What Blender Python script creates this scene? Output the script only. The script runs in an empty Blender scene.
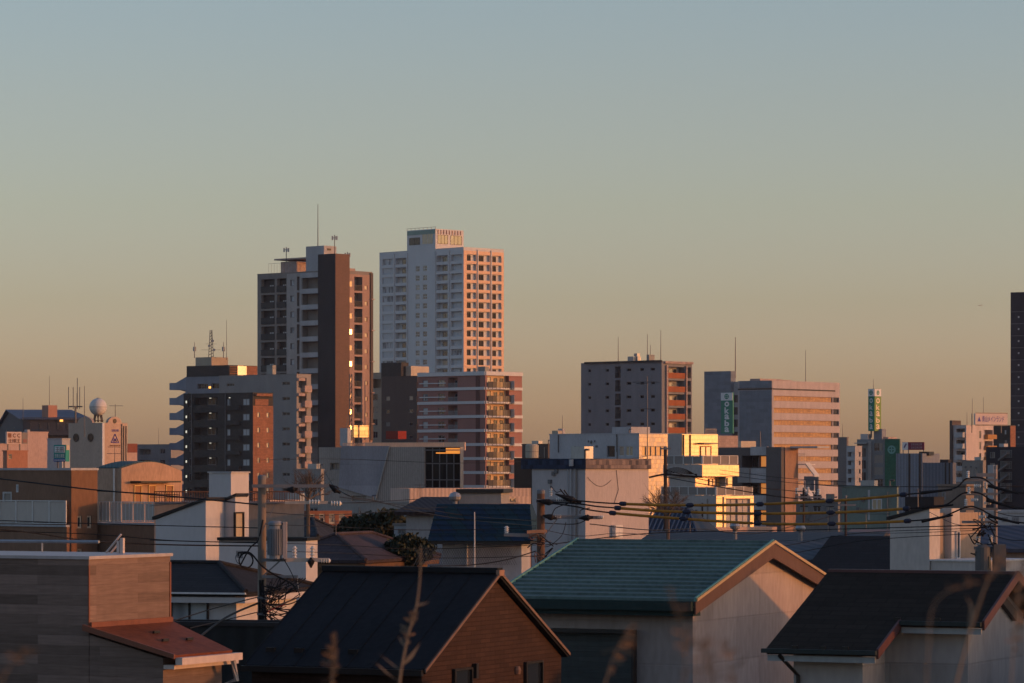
import bpy, math, random
from mathutils import Vector, Matrix
random.seed(7)
R = math.radians
F = 3500.0; H0 = 470.0; CAM = 9.5
SUN_AZ = 12.0; SUN_EL = 4.0
sc = bpy.context.scene
COL = sc.collection

# ---------------------------------------------------------------- materials
MATS = {}
def _new(name):
    m = bpy.data.materials.new(name); m.use_nodes = True
    nt = m.node_tree; b = nt.nodes['Principled BSDF']
    return m, nt, b
def N(nt, t, **kw):
    n = nt.nodes.new(t)
    for k, v in kw.items():
        if k.startswith('i_'): n.inputs[k[2:].replace('_', ' ')].default_value = v
        else: setattr(n, k, v)
    return n
def wallcoord(nt, sx=1.0, sz=1.0):
    tc = N(nt, 'ShaderNodeTexCoord'); sep = N(nt, 'ShaderNodeSeparateXYZ')
    nt.links.new(tc.outputs['Object'], sep.inputs[0])
    add = N(nt, 'ShaderNodeMath', operation='ADD')
    nt.links.new(sep.outputs[0], add.inputs[0]); nt.links.new(sep.outputs[1], add.inputs[1])
    cb = N(nt, 'ShaderNodeCombineXYZ')
    m1 = N(nt, 'ShaderNodeMath', operation='MULTIPLY'); m1.inputs[1].default_value = sx
    m2 = N(nt, 'ShaderNodeMath', operation='MULTIPLY'); m2.inputs[1].default_value = sz
    nt.links.new(add.outputs[0], m1.inputs[0]); nt.links.new(sep.outputs[2], m2.inputs[0])
    nt.links.new(m1.outputs[0], cb.inputs[0]); nt.links.new(m2.outputs[0], cb.inputs[1])
    return tc, cb
def mat(name, col, rough=.8, kind='plain', s=1.0, var=.18, spec=.3, metal=0, c2=None, coat=0):
    """procedural surface: weathered mottling plus tiles / planks / ribs / shingles"""
    if name in MATS: return MATS[name]
    m, nt, b = _new(name); L = nt.links.new
    b.inputs['Roughness'].default_value = rough
    b.inputs['Specular IOR Level'].default_value = spec if rough < .55 else spec*.4
    b.inputs['Metallic'].default_value = metal
    b.inputs['Coat Weight'].default_value = coat
    b.inputs['Coat Roughness'].default_value = .3
    tc = N(nt, 'ShaderNodeTexCoord')
    nz = N(nt, 'ShaderNodeTexNoise'); nz.inputs['Scale'].default_value = .35; nz.inputs['Detail'].default_value = 6
    mp = N(nt, 'ShaderNodeMapping'); mp.inputs['Scale'].default_value = (1.6, 1.6, .5)
    L(tc.outputs['Object'], mp.inputs[0]); L(mp.outputs[0], nz.inputs['Vector'])
    nz2 = N(nt, 'ShaderNodeTexNoise'); nz2.inputs['Scale'].default_value = 5; nz2.inputs['Detail'].default_value = 5
    L(mp.outputs[0], nz2.inputs['Vector'])
    mx = N(nt, 'ShaderNodeMath', operation='ADD'); L(nz.outputs[0], mx.inputs[0]); L(nz2.outputs[0], mx.inputs[1])
    mr = N(nt, 'ShaderNodeMapRange'); L(mx.outputs[0], mr.inputs[0])
    mr.inputs['From Min'].default_value = .7; mr.inputs['From Max'].default_value = 1.3
    mr.inputs['To Min'].default_value = 1 - var; mr.inputs['To Max'].default_value = 1 + var * .6
    base = None; hgt = None
    c = tuple(col) + (1,)
    if kind in ('tile', 'plank', 'shingle', 'brick', 'panel', 'mosaic'):
        tcc, cb = wallcoord(nt)
        br = N(nt, 'ShaderNodeTexBrick')
        if kind == 'shingle':
            br = N(nt, 'ShaderNodeTexBrick'); cb2 = N(nt, 'ShaderNodeSeparateXYZ'); L(tc.outputs['Object'], cb2.inputs[0])
            cc = N(nt, 'ShaderNodeCombineXYZ'); L(cb2.outputs[0], cc.inputs[0])
            L(cb2.outputs[1], cc.inputs[1]); L(cc.outputs[0], br.inputs['Vector'])
        else: L(cb.outputs[0], br.inputs['Vector'])
        dims = dict(tile=(.6, .3), plank=(3.0, .2), shingle=(.9, .28), brick=(.42, .085), panel=(3.0, 1.0), mosaic=(.22, .22))[kind]
        br.inputs['Scale'].default_value = 1.0
        br.inputs['Brick Width'].default_value = dims[0] * s; br.inputs['Row Height'].default_value = dims[1] * s
        br.inputs['Mortar Size'].default_value = dict(tile=.012, plank=.008, shingle=.02, brick=.007, panel=.02, mosaic=.012)[kind] * s
        br.inputs['Mortar Smooth'].default_value = .2; br.inputs['Bias'].default_value = 0
        k2 = c2 or tuple(x * .78 for x in col)
        br.inputs['Color1'].default_value = c; br.inputs['Color2'].default_value = tuple(k2) + (1,)
        br.inputs['Mortar'].default_value = tuple(x * (.82 if kind in ('panel', 'plank') else .6) for x in col) + (1,)
        base = br.outputs['Color']; hgt = br.outputs['Fac']
        if kind == 'plank':
            mp3 = N(nt, 'ShaderNodeMapping'); mp3.inputs['Scale'].default_value = (1.2, 14, 1)
            L(cb.outputs[0], mp3.inputs[0]); g = N(nt, 'ShaderNodeTexNoise'); g.inputs['Scale'].default_value = 2; g.inputs['Detail'].default_value = 6
            L(mp3.outputs[0], g.inputs['Vector'])
            gr = N(nt, 'ShaderNodeMapRange'); L(g.outputs[0], gr.inputs[0]); gr.inputs['To Min'].default_value = .6; gr.inputs['To Max'].default_value = 1.35
            m4 = N(nt, 'ShaderNodeVectorMath', operation='SCALE'); L(base, m4.inputs[0]); L(gr.outputs[0], m4.inputs['Scale']); base = m4.outputs[0]
    elif kind == 'rib':
        tcc, cb = wallcoord(nt, s, 0)
        wv = N(nt, 'ShaderNodeTexWave', bands_direction='X'); wv.inputs['Scale'].default_value = 1.2; L(cb.outputs[0], wv.inputs['Vector'])
        mc = N(nt, 'ShaderNodeMix', data_type='RGBA'); L(wv.outputs['Fac'], mc.inputs[0])
        mc.inputs[6].default_value = tuple(x * .75 for x in col) + (1,); mc.inputs[7].default_value = c
        base = mc.outputs[2]; hgt = wv.outputs['Fac']
    vm = N(nt, 'ShaderNodeVectorMath', operation='SCALE')
    if base is None: vm.inputs[0].default_value = col
    else: L(base, vm.inputs[0])
    L(mr.outputs[0], vm.inputs['Scale']); L(vm.outputs[0], b.inputs['Base Color'])
    bp = N(nt, 'ShaderNodeBump'); bp.inputs['Strength'].default_value = .35; bp.inputs['Distance'].default_value = .02
    if hgt is not None:
        if kind != 'rib': bp.invert = True
        bp.inputs['Strength'].default_value = .6; L(hgt, bp.inputs['Height'])
    else: L(nz2.outputs[0], bp.inputs['Height'])
    L(bp.outputs[0], b.inputs['Normal'])
    MATS[name] = m; return m
def glass(name, dark=(.015, .02, .028), pale=(.25, .25, .23), frac=.4, rough=.08, spec=.8, metal=0):
    m, nt, b = _new(name); L = nt.links.new
    oi = N(nt, 'ShaderNodeObjectInfo')
    tc = N(nt, 'ShaderNodeTexCoord'); ad = N(nt, 'ShaderNodeVectorMath', operation='ADD')
    L(tc.outputs['Object'], ad.inputs[0]); sc3 = N(nt, 'ShaderNodeVectorMath', operation='SCALE'); L(oi.outputs['Location'], sc3.inputs[0]); sc3.inputs['Scale'].default_value = 1.37
    L(sc3.outputs[0], ad.inputs[1])
    mp = N(nt, 'ShaderNodeMapping'); mp.inputs['Scale'].default_value = (1.1, 1.1, .25); L(ad.outputs[0], mp.inputs[0])
    nz = N(nt, 'ShaderNodeTexNoise'); nz.inputs['Scale'].default_value = 1.0; nz.inputs['Detail'].default_value = 1; L(mp.outputs[0], nz.inputs['Vector'])
    a = N(nt, 'ShaderNodeMath', operation='ADD'); L(oi.outputs['Random'], a.inputs[0]); L(nz.outputs[0], a.inputs[1])
    rp = N(nt, 'ShaderNodeMapRange'); L(a.outputs[0], rp.inputs[0]); rp.inputs['From Min'].default_value = 1.5 - frac - .08; rp.inputs['From Max'].default_value = 1.5 - frac + .08
    mc = N(nt, 'ShaderNodeMix', data_type='RGBA'); L(rp.outputs[0], mc.inputs[0])
    mc.inputs[6].default_value = dark + (1,); mc.inputs[7].default_value = pale + (1,)
    L(mc.outputs[2], b.inputs['Base Color'])
    b.inputs['Roughness'].default_value = rough; b.inputs['Specular IOR Level'].default_value = spec; b.inputs['Metallic'].default_value = metal
    MATS[name] = m; return m
def emis(name, col, st):
    m, nt, b = _new(name); b.inputs['Base Color'].default_value = col + (1,)
    b.inputs['Emission Color'].default_value = col + (1,); b.inputs['Emission Strength'].default_value = st
    MATS[name] = m; return m

SPLIT = {'balcony_parapet', 'balcony', 'post', 'drain_pipe', 'corner_bead', 'dark_joint', 'balcony_slab', 'left_step', 'bracket', 'pilaster', 'outdoor_stair', 'frame_bar', 'roof_seam', 'snow_guard', 'support_frame', 'service_joint', 'gutter', 'fascia', 'whip', 'louvre', 'vent', 'roof_shelter', 'guy_bar', 'post_brace', 'wall_cable', 'sun_yellow_wall', 'cable_loop', 'end_cap', 'cable_bundle'}
# ---------------------------------------------------------------- mesh builder
class MB:
    def __init__(s): s.v = []; s.f = []; s.smooth = False
    def add(s, vs, fs):
        o = len(s.v); s.v += [tuple(v) for v in vs]; s.f += [tuple(i + o for i in f) for f in fs]; return s
    def box(s, x0, x1, y0, y1, z0, z1):
        if x0 > x1: x0, x1 = x1, x0
        if y0 > y1: y0, y1 = y1, y0
        if z0 > z1: z0, z1 = z1, z0
        return s.add([(x0,y0,z0),(x1,y0,z0),(x1,y1,z0),(x0,y1,z0),(x0,y0,z1),(x1,y0,z1),(x1,y1,z1),(x0,y1,z1)],
              [(0,3,2,1),(4,5,6,7),(0,1,5,4),(1,2,6,5),(2,3,7,6),(3,0,4,7)])
    def prism(s, pts, vec):
        n = len(pts); v = Vector(vec); a = [Vector(p) for p in pts]; b = [p + v for p in a]
        return s.add(a + b, [tuple(range(n))[::-1], tuple(range(n, 2*n))] + [(i, (i+1) % n, n + (i+1) % n, n + i) for i in range(n)])
    def slab(s, pts, t):
        "closed plate: polygon given counter-clockwise seen from outside, thickened inward along its normal"
        a = [Vector(p) for p in pts]; n = Vector((0,0,0))
        for i in range(len(a)): n += a[i].cross(a[(i+1) % len(a)])
        n.normalize(); return s.prism(pts, -n * t)
    def quad(s, *p): return s.add(p, [tuple(range(len(p)))])
    def tube(s, pts, r, n=6, r2=None):
        pts = [Vector(p) for p in pts]; rings = []; m = len(pts)
        for i, p in enumerate(pts):
            d = (pts[min(i+1, m-1)] - pts[max(i-1, 0)]).normalized()
            up = Vector((0,0,1)) if abs(d.z) < .9 else Vector((1,0,0))
            a = d.cross(up).normalized(); b = a.cross(d)
            rr = r if r2 is None else r + (r2 - r) * i / (m - 1)
            rings.append([p + (a * math.cos(2*math.pi*k/n) + b * math.sin(2*math.pi*k/n)) * rr for k in range(n)])
        vs = [v for rg in rings for v in rg]; fs = []
        for i in range(m - 1):
            for k in range(n): fs.append((i*n+k, i*n+(k+1) % n, (i+1)*n+(k+1) % n, (i+1)*n+k))
        fs.append(tuple(range(n))[::-1]); fs.append(tuple((m-1)*n + k for k in range(n)))
        return s.add(vs, fs)
    def lathe(s, c, prof, n=24):
        vs = []; fs = []
        for (r, z) in prof:
            for k in range(n): vs.append((c[0] + r*math.cos(2*math.pi*k/n), c[1] + r*math.sin(2*math.pi*k/n), c[2] + z))
        for i in range(len(prof) - 1):
            for k in range(n): fs.append((i*n+k, i*n+(k+1) % n, (i+1)*n+(k+1) % n, (i+1)*n+k))
        fs.append(tuple(range(n))[::-1]); fs.append(tuple((len(prof)-1)*n + k for k in range(n)))
        return s.add(vs, fs)
    def mesh(s, name, m):
        me = bpy.data.meshes.new(name); me.from_pydata(s.v, [], s.f); me.update()
        if m: me.materials.append(m)
        if s.smooth:
            for p in me.polygons: p.use_smooth = True
        return me
    def pieces(s):
        "split into groups of touching shapes"
        par = list(range(len(s.v)))
        def fd(a):
            while par[a] != a: par[a] = par[par[a]]; a = par[a]
            return a
        for f in s.f:
            for i in f[1:]: par[fd(f[0])] = fd(i)
        g = {}
        for i in range(len(s.v)): g.setdefault(fd(i), []).append(i)
        gs = list(g.values()); bb = [[(min(s.v[i][k] for i in q) - .03, max(s.v[i][k] for i in q) + .03) for k in range(3)] for q in gs]
        grp = list(range(len(gs)))
        def fg(a):
            while grp[a] != a: a = grp[a]
            return a
        for a in range(len(gs)):
            for c in range(a):
                if all(bb[a][k][0] <= bb[c][k][1] and bb[c][k][0] <= bb[a][k][1] for k in range(3)): grp[fg(a)] = fg(c)
        out = {}
        for a in range(len(gs)):
            for i in gs[a]: out.setdefault(fg(a), set()).add(i)
        res = []
        for st in out.values():
            ix = {v: n for n, v in enumerate(sorted(st))}; n_ = MB(); n_.v = [s.v[i] for i in sorted(st)]; n_.f = [tuple(ix[i] for i in f) for f in s.f if f[0] in st]; n_.smooth = s.smooth; res.append(n_)
        return res
    def build(s, name, m, parent=None, label=None):
        if parent is not None and name in SPLIT and len(s.v) < 4000:
            ps = s.pieces()
            if 1 < len(ps) <= 100:
                return [q.mesh_obj(name, m, parent, label) for q in ps][0]
        return s.mesh_obj(name, m, parent, label)
    def mesh_obj(s, name, m, parent=None, label=None):
        o = bpy.data.objects.new(name, s.mesh(name, m)); COL.objects.link(o)
        if parent: o.parent = parent
        if label: o['label'] = label
        return o
def tag(o, label=None, cat=None, group=None, kind=None):
    if label: o['label'] = label
    if cat: o['category'] = cat
    if group: o['group'] = group
    if kind: o['kind'] = kind
    return o
def empty(name, loc, rz=0, label=None, cat=None, group=None):
    o = bpy.data.objects.new(name, None); COL.objects.link(o); o.empty_display_size = .3
    o.location = loc; o.rotation_euler = (0, 0, rz); return tag(o, label, cat, group)
def P(px, py, D): return Vector(((px - 512) / F * D, D, CAM + (H0 - py) / F * D))

# ---------------------------------------------------------------- text and windows
def text(body, w, h, m, parent, loc, right=False, name='lettering', off=0):
    cu = bpy.data.curves.new(name, 'FONT'); cu.body = body; cu.align_x = 'CENTER'; cu.align_y = 'CENTER'; cu.size = 1; cu.offset = off; cu.resolution_u = 3
    t = bpy.data.objects.new(name, cu); COL.objects.link(t); bpy.context.view_layer.update()
    me = bpy.data.meshes.new_from_object(t.evaluated_get(bpy.context.evaluated_depsgraph_get()))
    bpy.data.objects.remove(t); bpy.data.curves.remove(cu)
    xs = [v.co.x for v in me.vertices]; ys = [v.co.y for v in me.vertices]
    if not xs: return None
    sx = w / (max(xs) - min(xs)); sy = h / (max(ys) - min(ys)); cx = (max(xs)+min(xs))/2; cy = (max(ys)+min(ys))/2
    for v in me.vertices: v.co = ((v.co.x - cx) * sx, (v.co.y - cy) * sy, 0)
    me.materials.clear(); me.materials.append(m); me.name = name
    o = bpy.data.objects.new(name, me); COL.objects.link(o); o.parent = parent; o.location = loc
    o.rotation_euler = (R(90), 0, R(90) if right else 0); return o
WC = {}
def winmesh(w, h, nx, ny, t, fm, pm):
    k = (round(w, 2), round(h, 2), nx, ny, t, fm.name, pm.name)
    if k not in WC:
        b = MB(); d = .07
        b.box(0, w, -d, 0, 0, t).box(0, w, -d, 0, h - t, h).box(0, t, -d, 0, t, h - t).box(w - t, w, -d, 0, t, h - t)
        for i in range(1, nx): b.box(w*i/nx - t/2, w*i/nx + t/2, -d, 0, t, h - t)
        for i in range(1, ny): b.box(t, w - t, -d + .005, -.005, h*i/ny - t/2, h*i/ny + t/2)
        g = MB().quad((t, -.02, t), (w - t, -.02, t), (w - t, -.02, h - t), (t, -.02, h - t))
        WC[k] = (b.mesh('window_frame', fm), g.mesh('pane', pm))
    return WC[k]
def window(parent, loc, w, h, right=False, nx=2, ny=1, t=.07, fm=None, pm=None, name='window', yaw=0):
    a, g = winmesh(w, h, nx, ny, t, fm or MATS['frame'], pm or MATS['glass'])
    o = bpy.data.objects.new(name, a); COL.objects.link(o); o.parent = parent; o.location = loc
    o.rotation_euler = (0, 0, (R(90) if right else 0) + yaw)
    p = bpy.data.objects.new('pane', g); COL.objects.link(p); p.parent = o
    return o

def aircon(parent, loc, right=False, n=1):
    "small outdoor air conditioning unit, grille to the front"
    for i in range(n):
        o = MB().box(0, .8, -.32, -.04, 0, .6).build('air_conditioner', MATS['ac_white'], parent); q = (i*1.1)
        o.location = (loc[0], loc[1] + q, loc[2]) if right else (loc[0] + q, loc[1], loc[2]); o.rotation_euler = (0, 0, R(90) if right else 0)
        MB().prism([(.3 + .22*math.cos(a*math.pi/6), -.33, .3 + .22*math.sin(a*math.pi/6)) for a in range(12)], (0, .02, 0)).build('fan_grille', MATS['frame_dark'], o)
# ---------------------------------------------------------------- building frames
class Fr:
    """local frame: origin = near vertical corner on the ground, -x runs along the left face, +y along the right face"""
    def __init__(s, xc, D, th):
        s.D = D; s.th = R(th); s.c = math.cos(s.th); s.s = math.sin(s.th); s.C = Vector(((xc - 512) / F * D, D, 0))
    def x(s, px, y=0):
        t = (px - 512) / F
        return (t * (s.C.y + y*s.c) - s.C.x - y*s.s) / (s.c + t*s.s)
    def y(s, px, x=0):
        t = (px - 512) / F
        return (t * (s.C.y - x*s.s) - s.C.x - x*s.c) / (s.s - t*s.c)
    def z(s, py, x=0, y=0): return CAM + (H0 - py) / F * (s.C.y - x*s.s + y*s.c)
    def root(s, name, label, cat, group=None):
        s.r = empty(name, s.C, -s.th, label, cat, group); return s.r
    def Lp(s, px, py, out=0): x = s.x(px, -out); return Vector((x, -out, s.z(py, x, -out)))
    def Rp(s, px, py, out=0): y = s.y(px, out); return Vector((out, y, s.z(py, out, y)))
def cells(mb, O, U, V, I, w, h, ops, back=True):
    O = Vector(O); U = Vector(U); V = Vector(V); I = Vector(I)
    A = sorted({0, w} | {min(max(o[i], 0), w) for o in ops for i in (0, 1)}); Z = sorted({0, h} | {min(max(o[i], 0), h) for o in ops for i in (2, 3)})
    for i in range(len(A) - 1):
        if A[i+1] - A[i] < 1e-4: continue
        am = (A[i] + A[i+1]) / 2; run = None
        for j in range(len(Z) - 1):
            zm = (Z[j] + Z[j+1]) / 2
            inside = any(o[0] < am < o[1] and o[2] < zm < o[3] for o in ops)
            if not inside: mb.quad(O + U*A[i] + V*Z[j], O + U*A[i+1] + V*Z[j], O + U*A[i+1] + V*Z[j+1], O + U*A[i] + V*Z[j+1])
    for (a0, a1, z0, z1, d) in ops:
        p = [O + U*a0 + V*z0, O + U*a1 + V*z0, O + U*a1 + V*z1, O + U*a0 + V*z1]; q = [v + I*d for v in p]
        for i in range(4): mb.quad(p[i], p[(i+1) % 4], q[(i+1) % 4], q[i])
        if back: mb.quad(*q)
class Bld(Fr):
    def __init__(s, name, label, cat, xl, xc, xr, yt, D, th, m, group=None, wL=None, wR=None, z0=0, roof='roof_grey', coping=True, root=None, org=(0, 0)):
        super().__init__(xc, D, th)
        s.root(name, label, cat, group) if root is None else setattr(s, 'r', root)
        s.wL = wL or -s.x(xl); s.wR = wR or s.y(xr); s.H = s.z(yt); s.z0 = z0; s.m = m; s.oL = []; s.oR = []; s.roofm = roof; s.cop = coping
    def winL(s, p0, p1, y0, y1, d=.12, name='window', **k):
        x0, x1, z0, z1 = s.x(p0), s.x(p1), s.z(y1), s.z(y0)
        s.oL.append((x0 + s.wL, x1 + s.wL, z0 - s.z0, z1 - s.z0, d)); return window(s.r, (x0, d - .005, z0), x1 - x0, z1 - z0, False, name=name, **k)
    def winR(s, p0, p1, y0, y1, d=.12, name='window', **k):
        x0, x1, z0, z1 = s.y(p0), s.y(p1), s.z(y1), s.z(y0)
        s.oR.append((x0, x1, z0 - s.z0, z1 - s.z0, d)); return window(s.r, (-d + .005, x0, z0), x1 - x0, z1 - z0, True, name=name, **k)
    def balL(s, p0, p1, y0, y1, d=1.3, wf=(.1, .75, .85), rail=None, bk=None, **k):
        x0, x1, z0, z1 = s.x(p0), s.x(p1), s.z(y1), s.z(y0); w = x1 - x0; h = z1 - z0
        s.oL.append((x0 + s.wL, x1 + s.wL, z0 - s.z0, z1 - s.z0, d))
        if bk: MB().box(x0 + .01, x1 - .01, d - .004, d, z0 + .01, z1 - .01).build('balcony_wall', bk, s.r)
        if wf: window(s.r, (x0 + w*wf[0], d - .008, z0 + .02), w*(wf[1] - wf[0]), h*wf[2], False, **k)
        if rail: s.rail((x0 + .03, -.02 + .06), (x1 - .03, .04), z0, z0 + rail[1], rail[0], 'L')
    def balR(s, p0, p1, y0, y1, d=1.3, wf=(.1, .75, .85), rail=None, bk=None, **k):
        x0, x1, z0, z1 = s.y(p0), s.y(p1), s.z(y1), s.z(y0); w = x1 - x0; h = z1 - z0
        s.oR.append((x0, x1, z0 - s.z0, z1 - s.z0, d))
        if bk: MB().box(-d, -d + .004, x0 + .01, x1 - .01, z0 + .01, z1 - .01).build('balcony_wall', bk, s.r)
        if wf: window(s.r, (-d + .008, x0 + w*wf[0], z0 + .02), w*(wf[1] - wf[0]), h*wf[2], True, **k)
        if rail: s.rail((-.04, x0 + .03), (-.04, x1 - .03), z0, z0 + rail[1], rail[0], 'R')
    def rail(s, a, b, z0, z1, m, side='L', name='balcony_railing', sp=.14, panel=None, posts=None, tk=.02):
        a = Vector((a[0], a[1], 0)); b = Vector((b[0], b[1], 0)); d = b - a; L = d.length; d.normalize(); mb = MB(); n = Vector((-d.y, d.x, 0)) * .02
        def bar(t0, t1, q0, q1, w=1):
            p = [a + d*t0 - n*w, a + d*t1 - n*w, a + d*t1 + n*w, a + d*t0 + n*w]; mb.prism([Vector((v.x, v.y, q0)) for v in p], (0, 0, q1 - q0))
        bar(0, L, z1 - .05, z1, 1.6); bar(0, L, z0 + .04, z0 + .08)
        k = max(2, int(L / (posts or sp)))
        for i in range(k + 1):
            t = min(max(L*i/k, .03), L - .03); bar(t - tk, t + tk, z0 + .08, z1 - .05, .8 if tk < .03 else 1.4)
        o = mb.build(name, m, s.r)
        if panel:
            q = MB(); p0 = a + n*.2; p1 = b + n*.2; e = n*.5
            q.prism([Vector((p0.x, p0.y, z0 + .1)), Vector((p1.x, p1.y, z0 + .1)), Vector((p1.x + e.x, p1.y + e.y, z0 + .1)), Vector((p0.x + e.x, p0.y + e.y, z0 + .1))], (0, 0, z1 - z0 - .17))
            q.build('panel', panel, o)
        return o
    def fin(s):
        mb = MB(); h = s.H - s.z0; zo = s.z0
        cells(mb, (-s.wL, 0, zo), (1,0,0), (0,0,1), (0,1,0), s.wL, h, s.oL)
        cells(mb, (0, 0, zo), (0,1,0), (0,0,1), (-1,0,0), s.wR, h, s.oR)
        mb.quad((0, s.wR, zo), (-s.wL, s.wR, zo), (-s.wL, s.wR, s.H), (0, s.wR, s.H))
        mb.quad((-s.wL, s.wR, zo), (-s.wL, 0, zo), (-s.wL, 0, s.H), (-s.wL, s.wR, s.H))
        mb.build('wall', s.m, s.r)
        if s.r.get('category') == 'building' and 180 < s.D < 480 and s.wL > 2 and s.H > 4:
            q = random.Random(int(s.D*7 + s.wL*13)); xx = -s.wL*q.uniform(.12, .3)
            MB().tube([(xx, -.07, s.z0), (xx, -.07, s.H - .3)], .05, 6).build('drain_pipe', MATS['grey_paint'], s.r)
            for i in range(3):
                xx = -s.wL*q.uniform(.35, .9); zz = s.H - q.uniform(.7, 1.6); MB().box(xx, xx + .22, -.09, -.003, zz, zz + .22).build('wall_vent', MATS['steel'], s.r)
            xx = -s.wL*q.uniform(.3, .7); MB().box(xx - .5, xx + .5, s.wR*.35, s.wR*.35 + .7, s.H - .25, s.H + q.uniform(.35, .7)).build('roof_unit', MATS['galv'], s.r)
            xx = -s.wL*q.uniform(.1, .3); MB().tube([(xx, .6, s.H - .25), (xx, .6, s.H + .5)], .06, 6).tube([(xx, .6, s.H + .5), (xx + .3, .6, s.H + .5)], .06, 6).build('vent_pipe', MATS['steel'], s.r)
        rb = MB().box(-s.wL + .02, -.02, .02, s.wR - .02, s.H - .35, s.H - .25); rb.build('roof', MATS[s.roofm], s.r)
        if s.cop:
            c = MB(); t = .25; H = s.H; o = .05
            c.box(-s.wL - o, o, -o, t, H + .002, H + .1).box(-s.wL - o, o, s.wR - t, s.wR + o, H + .002, H + .1).box(-t, o, t, s.wR - t, H + .002, H + .1).box(-s.wL - o, -s.wL + t, t, s.wR - t, H + .002, H + .1)
            c.build('coping', MATS[s.cop] if isinstance(s.cop, str) else s.m, s.r)
        return s
    def boxL(s, mb, p0, p1, y0, y1, o0, o1):
        "box on the left face between pixel columns/rows (rows at the near corner), from o0 to o1 metres outward"
        return mb.box(s.x(p0), s.x(p1), -o1, -o0, s.z(y1), s.z(y0))
    def boxR(s, mb, p0, p1, y0, y1, o0, o1): return mb.box(o0, o1, s.y(p0), s.y(p1), s.z(y1), s.z(y0))
    def part(s, name, m, fn, label=None):
        mb = MB(); fn(mb); return mb.build(name, m, s.r, label)
    def block(s, name, m, p0, p1, y0, zb=None, depth=3, inset=0, right=None, label=None):
        "rooftop volume seen between p0 and its near corner p1 on the left side, optional right end pixel"
        xl, xr = s.x(p0, inset), s.x(p1, inset); dy = (s.y(right, xr) - inset) if right else depth
        z1 = s.z(y0, xr, inset); mb = MB().box(xl, xr, inset, inset + dy, zb if zb is not None else s.H - .3, z1)
        return mb.build(name, m, s.r, label), (xl, xr, inset, inset + dy, z1)

def mast(name, label, px, y0, y1, D, r=.05, cat='antenna', arms=(), group=None, m='steel', parent=None, whip=None):
    "a pole from pixel row y1 (foot) up to y0, arms = (row, left px, right px)"
    p0 = P(px, y1, D); p1 = P(px, y0, D); mb = MB(); mb.tube([p0, p1], r, 6, r*.5)
    o = mb.build(name if not arms else 'pole', MATS[m])
    root = o
    if arms:
        root = empty(name, p0, 0)
        o.parent = root; o.matrix_parent_inverse = Matrix.Translation(-p0)
        for (yy, a, b) in arms:
            q = MB().tube([P(a, yy, D) - p0, P(b, yy, D) - p0], r*.55, 5)
            kx = max(2, int(abs(b - a) / 3))
            for i in range(kx + 1):
                c = P(a + (b - a) * i / kx, yy, D) - p0; q.tube([c + Vector((0, -.35, 0)), c + Vector((0, .35, 0))], r*.35, 4)
            q.build('crossbar', MATS[m], root)
    else:
        for v in o.data.vertices: v.co -= p0
        o.location = p0
    return tag(root, label, cat, group)
# ---------------------------------------------------------------- materials used
mat('concrete', (.30,.29,.28)); mat('ac_white', (.5,.5,.48), .6); mat('white_tile', (.60,.60,.60), .6, var=.06); mat('white_paint', (.66,.65,.63), .7)
mat('grey_tile', (.20,.20,.21), .6, 'tile'); mat('grey_paint', (.26,.235,.215), .7); mat('light_grey', (.42,.42,.43), .7)
mat('charcoal', (.062,.058,.055), .6, 'tile'); mat('brown_tile', (.115,.052,.042), .5, 'tile'); mat('brown_dark', (.10,.078,.07), .6)
mat('salmon', (.48,.36,.32), .7, 'tile'); mat('red_brown', (.32,.16,.135), .6, var=.1)
mat('orange_brown', (.33,.15,.09), .7, 'tile'); mat('beige', (.42,.36,.28), .8); mat('cream', (.55,.48,.38), .8)
mat('steel', (.13,.13,.14), .5, metal=.4); mat('galv', (.35,.36,.37), .45, metal=.6); mat('black_rubber', (.02,.02,.022), .6)
mat('frame', (.22,.22,.23), .4); mat('frame_white', (.55,.55,.55), .5); mat('frame_dark', (.025,.022,.02), .4)
mat('roof_grey', (.16,.16,.17), .9); mat('roof_dark', (.035,.034,.036), .8); mat('green', (.03,.16,.10), .6, 'tile'); mat('pale_green', (.25,.36,.31), .7)
mat('blue_grey', (.22,.235,.27), .7); mat('navy', (.03,.04,.075), .6, 'rib'); mat('sign_green', (.01,.20,.13), .4, var=.06); mat('sign_white', (.7,.7,.7), .5, var=.08)
mat('sign_maroon', (.20,.02,.05), .5, var=.08); mat('sign_teal', (.01,.25,.22), .4, var=.08); mat('sign_blue', (.03,.06,.30), .5, var=.08)
mat('ink', (.10,.09,.22), .6, var=.05); mat('ink_brown', (.16,.07,.04), .6, var=.05); mat('ink_violet', (.12,.10,.35), .6, var=.05)
mat('railing_grey', (.34,.34,.34), .5); mat('rail_white', (.58,.57,.55), .5); mat('panel_grey', (.50,.45,.40), .6, var=.08)
mat('sun_yellow_tile', (.92,.52,.14), .32, 'panel', s=.4, var=.35, c2=(.85,.42,.09), spec=.9, coat=.5); mat('rust_red', (.30,.03,.02), .6, 'rib')
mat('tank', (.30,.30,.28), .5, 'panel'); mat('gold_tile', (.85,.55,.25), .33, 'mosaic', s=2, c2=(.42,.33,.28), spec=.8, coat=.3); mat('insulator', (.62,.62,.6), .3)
glass('glass'); glass('glass_pale', pale=(.44,.47,.50), dark=(.12,.13,.15), frac=.9, spec=.3, rough=.3); glass('glass_black', dark=(.006,.007,.008), pale=(.02,.02,.02), frac=.3, spec=.02, rough=.2); glass('glass_dark', frac=.1, pale=(.1,.1,.1), spec=.35); glass('glass_curtain', pale=(.45,.36,.24), frac=.9, dark=(.12,.10,.07), rough=.2)
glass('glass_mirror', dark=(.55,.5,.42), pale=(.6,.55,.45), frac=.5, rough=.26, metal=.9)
emis('lamp_white', (1, .93, .72), .85); emis('hall_reflect_emit', (1, .33, .05), .75); emis('orange_emit', (1, .42, .08), 2.2)
G = lambda k: MATS[k]

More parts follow.
